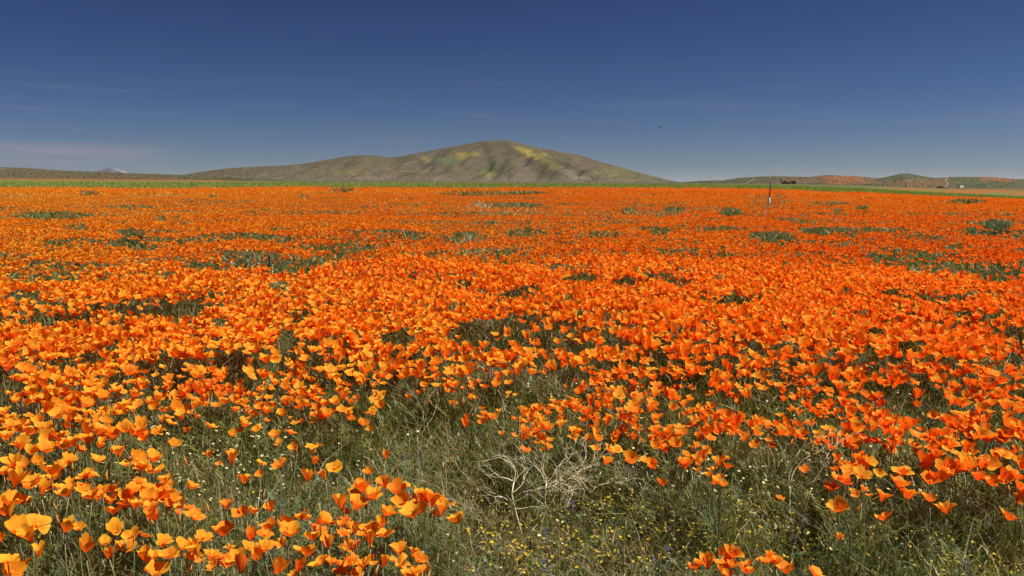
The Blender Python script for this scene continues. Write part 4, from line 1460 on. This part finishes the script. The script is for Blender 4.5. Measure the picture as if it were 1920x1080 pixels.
dry_plant('dry_twig', 'thin pale forked dry twig rising from the open green gap', 'dry plant', 790, 868, 110, 4, M_TWIG, .05, 3, .5, 2, .0013)
dry_plant('dry_stalk', 'tall straw coloured dry stalk beside the right hand poppies', 'dry plant', 1494, 1008, 190, 9, M_TWIG, .08, 2, .4, 2, .0020)
dry_plant('dry_twig', 'bare dry twig in shade, forking right of the dead bush', 'dry plant', 1232, 985, 110, 14, M_TWIG2, -.35, 2, .5, 2, .0016)
dry_plant('dry_twig', 'short grey dry twig among grass left of the dead bush', 'dry plant', 905, 1000, 90, 23, M_TWIG2, -.2, 3, .7, 2, .0011)
dry_plant('dry_twig', 'arching dry twig above the goblet shaped poppies', 'dry plant', 1098, 735, 60, 31, M_TWIG, .6, 3, .6, 2, .0018)
dry_plant('dry_twig', 'wispy dry stalks in the poppy scatter left of the golden mound', 'dry plant', 905, 755, 70, 37, M_TWIG, .3, 3, .4, 3, .0013)
dry_plant('dry_twig', 'fallen grey twigs in the dark hollow at far right', 'dry plant', 1705, 665, 34, 41, M_TWIG2, .4, 3, .7, 3, .0028)
dry_plant('dry_twig', 'single pale stick in the straw patch left of centre', 'dry plant', 425, 870, 46, 45, M_TWIG, -.3, 0, .4, 1, .002)
dry_plant('dry_twig', 'dark brown stick slanting on the lower right edge', 'dry plant', 1868, 1035, 60, 47, plain('brown_stick', (.12, .06, .045)), 1.0, 0, .4, 1, .003)


def bush(name, label, px, py, w_px, h_px, seed, cols, n=420, blade=.004, group=None, cat='shrub', lean=.55):
    """small shrub: stems and a mass of narrow leaves"""
    x, y, z = on_plane(px, py, 0.17)
    d = math.hypot(x, y)
    W, H = w_px * d / F, h_px * d / F + .15
    e = empty(name, (x, y, z - .01))
    tag(e, label, cat, group)
    r = np.random.default_rng(seed)
    rnd = random.Random(seed)
    mb = MB()
    for k in range(7):
        a = rnd.uniform(0, 6.28)
        q = rnd.uniform(.1, .75)
        tx = Vector((math.cos(a) * W * .5 * q, math.sin(a) * W * .35 * q, H * rnd.uniform(.5, .8)))
        mb.tube([(0, 0, 0), tuple(tx * .5 + Vector((0, 0, H * .12))), tuple(tx)], [H * .02, H * .014, H * .006], 4)
    mb.build('stems', M_BARK, e)
    a = r.uniform(0, 2 * math.pi, n)
    q = np.sqrt(r.uniform(0, 1, n))
    lump = .75 + .5 * vn(np.cos(a) * 2 + 5, np.sin(a) * 2 + 5, seed)
    P = np.stack([np.cos(a) * q * W * .5 * lump, np.sin(a) * q * W * .35 * lump, r.uniform(0, .75, n) * H * np.sqrt(1 - .75 * q * q) * lump], -1)
    h = H * r.uniform(.18, .42, n)
    ln = np.stack([np.cos(a) * lean * q, np.sin(a) * lean * q], -1) + r.normal(0, .3, (n, 2))
    c = np.array(cols)[r.integers(0, len(cols), n)] * r.uniform(.8, 1.9, (n, 1))
    v, qd, t, cc = blades(P, h, blade * d / 20 * r.uniform(.6, 1.3, n), ln, c, 2, r.uniform(0, 6.28, n))
    mesh_np('foliage', v, [qd, t], cc, M_FAR, e)
    return e


GR = [(.13, .165, .06), (.16, .19, .075), (.11, .13, .06)]
GB = [(.48, .42, .33), (.58, .52, .42), (.34, .30, .24)]
bush('dry_bush', 'pale grey dry bush standing in the far poppies left of centre', 900, 392, 38, 17, 3, GB, 500, .012)
bush('dry_bush', 'low grey dry bush among far poppies below the pale bush', 880, 446, 34, 12, 5, GB, 300, .008)
bush('dry_bush', 'dark grey brush mound cut by the right edge', 1922, 427, 120, 16, 6, [(.19, .17, .12), (.24, .21, .16), (.13, .14, .09)], 900, .010)
bush('dry_bush', 'faint grey dry bush among far poppies left of the pale bush', 692, 381, 20, 8, 61, GB, 220, .010)
bush('green_shrub', 'bright green low shrub in the poppies, right of centre', 1450, 456, 92, 22, 7, GR, 900, .007)
bush('green_shrub', 'spreading green shrub right of the bright low shrub', 1543, 445, 84, 18, 8, GR, 800, .007)
bush('green_shrub', 'grey green shrub in the hollow near the right edge', 1866, 432, 62, 22, 9, [(.10, .13, .08), (.13, .16, .10)], 700, .007)
bush('green_shrub', 'small dark green shrub in the poppies at centre right', 1238, 446, 34, 20, 10, GR, 420, .006)
bush('green_shrub', 'green clump beside the marker post, to its left', 1370, 407, 44, 16, 12, GR, 500, .009)
bush('green_shrub', 'wide flat green shrub at the far left', 98, 414, 130, 17, 13, [(.15, .165, .05), (.18, .18, .06)], 900, .008)
bush('green_shrub', 'dark shrub just below the wide flat one', 148, 436, 44, 15, 15, [(.08, .10, .05), (.11, .125, .06)], 420, .007)
bush('green_shrub', 'dark green shrub in left poppies, above the left drift', 248, 446, 46, 19, 16, [(.08, .10, .045), (.11, .125, .055)], 460, .006)
bush('green_shrub', 'small green shrub far off in poppies right of post', 1617, 394, 26, 10, 18, GR, 300, .010)

# ------------------------------------------------------------------ marker post
x, y, z = on_plane(1440.5, 391.5, .16)
d = math.hypot(x, y)
k = d / F
post = empty('marker_post', (x, y, z))
tag(post, 'thin dark metal stake with a white sleeve on its lower half, standing in poppies', 'post')
tip = Vector((2.0 * k, 0, .16 + 48.5 * k))
mid = Vector((.9 * k, 0, .16 + 19.5 * k))
mb = MB()
ww = 1.35 * k
mb.tube([(0, 0, -.2), tuple(mid), tuple(tip)], [ww * .8, ww * .8, ww * .75], 4)
mb.tube([(ww * .5, -ww * .6, -.2), tuple(mid + Vector((ww * .5, -ww * .6, 0))), tuple(tip + Vector((ww * .5, -ww * .6, -.01)))], [ww * .45] * 3, 4)
mb.build('stake', M_DARK, post)
mb = MB()
mb.tube([(-.002, 0, 0), tuple(mid - Vector((0, 0, .01))), tuple(mid)], [2.3 * k, 2.2 * k, 1.9 * k], 10)
mb.build('sleeve', M_WHITE, post)
mb = MB()
for q in (.35, .6, .85):
    c = mid + (tip - mid) * q
    mb.box((c.x, c.y - ww * 1.2, c.z), (ww * .9, ww * .8, ww * 1.2))
mb.build('studs', M_DARK, post)

# ------------------------------------------------------------------ bird
p = at_depth(1236.5, 238, 62)
bird = empty('bird', p)
bird.rotation_euler = (0, .15, .5)
tag(bird, 'tiny dark bird gliding in the blue sky right of the hill', 'bird')
mb = MB()
mb.ball((0, 0, 0), (.10, .038, .035), 10, 7)
mb.ball((.105, 0, .012), (.032, .025, .025), 8, 6)
mb.tube([(.13, 0, .01), (.155, 0, .004)], [.008, .002], 5)
mb.box((-.125, 0, .003), (.075, .04, .008), .8)
mb.build('body', M_BIRD, bird)
for s in (-1, 1):
    V = []
    for t, ch, zz, xx in ((.25, .075, 0, 0), (.5, .08, .02, .02), (.8, .06, .035, .0), (1, .02, .03, -.04)):
        yy = s * t * .19
        V += [(xx + ch / 2, yy, zz + .004), (xx - ch / 2, yy, zz), (xx + ch / 2, yy, zz - .004), (xx - ch / 2, yy, zz - .006)]
    Q = []
    for i in range(3):
        b, c = i * 4, i * 4 + 4
        Q += [(b, b + 1, c + 1, c), (b + 2, c + 2, c + 3, b + 3), (b, c, c + 2, b + 2), (b + 1, b + 3, c + 3, c + 1)]
    Q += [(0, 2, 3, 1), (12, 13, 15, 14)]
    mesh_np('wing', np.array(V), [np.array(Q)], None, M_BIRD, bird)


# ------------------------------------------------------------------ far trees, vehicles, people
def ground_at(px, d):
    x = (px - 960) / F * d
    return x, float(terr(np.array([x]), np.array([d]))[0])


def far_tree(px, d, w, h, seed, mat, label):
    x, z = ground_at(px, d)
    e = empty('tree', (x, d, z))
    tag(e, label, 'tree', 'dark trees in the far grove')
    mb = MB()
    mb.tube([(0, 0, -.2), (.1, 0, h * .3), (.05, .1, h * .6)], [.28, .2, .1], 6)
    rnd = random.Random(seed)
    for k in range(3):
        a = rnd.uniform(0, 6)
        mb.tube([(.05, 0, h * .3), (math.cos(a) * w * .3, math.sin(a) * w * .3, h * .6)], [.12, .05], 4)
    mb.build('trunk', M_BARK, e)
    V, T = [], []
    for k in range(420):
        a, q = rnd.uniform(0, 6.28), rnd.random() ** .5
        zz = rnd.uniform(.12, 1)
        env = (1 - (abs(zz - .5) / .55) ** 2.5) * (.8 + .3 * math.sin(a * 3 + seed))
        c = Vector((math.cos(a) * q * w * .5 * env, math.sin(a) * q * w * .5 * env, zz * h))
        b = len(V)
        s = rnd.uniform(.2, .5)
        for _ in range(3):
            V.append(c + Vector((rnd.uniform(-s, s), rnd.uniform(-s, s), rnd.uniform(-s, s))))
        T.append((b, b + 1, b + 2))
    mesh_np('crown', np.array([tuple(v) for v in V]), [np.array(T)], None, mat, e)


FT = 760
for i, (px, w, h, mat, lb) in enumerate([(1463.5, 3.6, 1.9, M_CROWNR, 'smallest low tree at the left end of the far dark grove'),
                                         (1468.5, 5.2, 2.8, M_CROWNR, 'reddish dark tree, second from left in the far grove'),
                                         (1474, 3.2, 1.6, M_CROWN, 'lowest dark bush tree in the middle of the far grove'),
                                         (1480.5, 5.0, 2.9, M_CROWN, 'broad black green tree, second from right in the far grove'),
                                         (1485, 4.4, 2.9, M_CROWN, 'black green tree at the right end of the far grove')]):
    far_tree(px, FT, w, h, i + 3, mat, lb)


def vehicle(name, label, cat, px, d, L, H, paint, rz, boxy=False, group=None):
    x, z = ground_at(px, d)
    e = empty(name, (x, d, z + .12), rz)
    tag(e, label, cat, group)
    W = 1.9
    mb = MB()
    if boxy:
        mb.box((0, 0, .55 + (H - .55) / 2), (L, W + .3, H - .55), .97)
    else:
        mb.box((0, 0, .65), (L, W, .7), .97)
        mb.box((-.15, 0, 1.0 + (H - 1.0) / 2), (L * .58, W * .9, H - 1.0), .82)
    mb.build('body', paint, e, False)
    for yy in (-1, 1):
        g = MB()
        if boxy:
            for q in (-.28, .1, .34):
                g.box((q * L, yy * (W + .3) / 2 * .985, H * .66), (L * .10, .05, H * .14))
        else:
            g.box((-.15, yy * W * .425, 1.0 + (H - 1.0) * .45), (L * .46, .08, (H - 1.0) * .55), .9)
        g.build('window', M_GLASS, e, False)
    for xx in (-.31, .31):
        for yy in (-1, 1):
            w = MB()
            w.tube([(xx * L, yy * (W / 2 - .12), .33), (xx * L, yy * (W / 2 + .06), .33)], [.34, .34], 12)
            w.build('wheel', M_TYRE, e, False)


vehicle('travel_trailer', 'long white trailer parked on the plain under the right hills', 'trailer', 1794, 620, 5.6, 2.1, M_CARWHITE, .6, True)
vehicle('parked_car', 'low dark car parked left of the white trailer', 'car', 1756, 620, 4.4, 1.35, M_CARDARK, .0)
vehicle('parked_car', 'small pale car between the dark car and the trailer', 'car', 1765.5, 640, 3.6, 1.7, M_CARWHITE, 1.3)


def person(label, px, d, top, low, face):
    x, z = ground_at(px, d)
    e = empty('person', (x, d, z), face)
    tag(e, label, 'person', 'walkers on the far plain')
    me = bpy.data.meshes.new('body')
    V = [(0, 0, .95), (0, 0, 1.2), (0, 0, 1.42), (0, 0, 1.52), (0, -.01, 1.64), (0, -.01, 1.74),
         (.10, 0, .90), (.11, -.05, .50), (.11, .02, .08), (.11, -.12, .04), (-.10, 0, .90), (-.11, .07, .50), (-.11, .10, .08), (-.11, -.04, .04),
         (.19, 0, 1.40), (.25, .02, 1.14), (.24, -.09, .92), (-.19, 0, 1.40), (-.25, .02, 1.14), (-.24, -.09, .92)]
    E = [(0, 1), (1, 2), (2, 3), (3, 4), (4, 5), (0, 6), (6, 7), (7, 8), (8, 9), (0, 10), (10, 11), (11, 12), (12, 13), (2, 14), (14, 15), (15, 16), (2, 17), (17, 18), (18, 19)]
    rad = [.15, .14, .15, .06, .10, .08, .095, .065, .045, .04, .095, .065, .045, .04, .06, .045, .035, .06, .045, .035]
    me.from_pydata(V, E, [])
    o = link('body', me, e)
    o.modifiers.new('skin', 'SKIN')
    for i, r in enumerate(rad):
        me.skin_vertices[0].data[i].radius = (r, r)
        me.skin_vertices[0].data[i].use_root = i == 0
    s = o.modifiers.new('sub', 'SUBSURF'); s.levels = s.render_levels = 1
    me.materials.append(low)
    mb = MB()
    mb.ball((0, 0, 1.22), (.21, .16, .30), 10, 7)
    for sx in (-1, 1):
        mb.tube([(sx * .17, 0, 1.42), (sx * .25, .02, 1.14)], [.085, .07], 8)
    mb.build('shirt', top, e)
    mb = MB()
    mb.ball((0, -.01, 1.73), (.115, .125, .10), 10, 6)
    mb.build('hat', top, e)


person('far walker in pale top and dark trousers among distant orange flowers', 1689, 430, M_CLOTHW, M_CLOTHD, .4)
person('dark clothed far walker beside the pale topped one', 1692.5, 435, M_CLOTHD, M_CLOTHD, -.8)
person('far walker alone, right of the two standing together', 1713.5, 450, M_CLOTHW, M_CLOTHD, 2.0)


# ------------------------------------------------------------------ air
hz = MB()
hz.box((0, 0, 0), (1, 1, 1))
m, n_, l_, p_, o_ = new_mat('air')
n_.remove(p_)
pv = n_.new('ShaderNodeVolumePrincipled')
pv.inputs['Color'].default_value = (.72, .82, .97, 1)
pv.inputs['Density'].default_value = 2.0e-5
pv.inputs['Anisotropy'].default_value = .2
l_.new(pv.outputs[0], o_.inputs['Volume'])
haze = hz.build('haze', m, None, False)
zlo = float(T_Z.min()) * 1.02 - 8
zhi = CAM_H + (YH - 315) * 9000 / F + 25
haze.scale = (64000, 64000, zhi - zlo)
haze.location = (0, 0, (zhi + zlo) / 2)
kind(haze, 'stuff', 'thin blue air between the camera and the far hills')
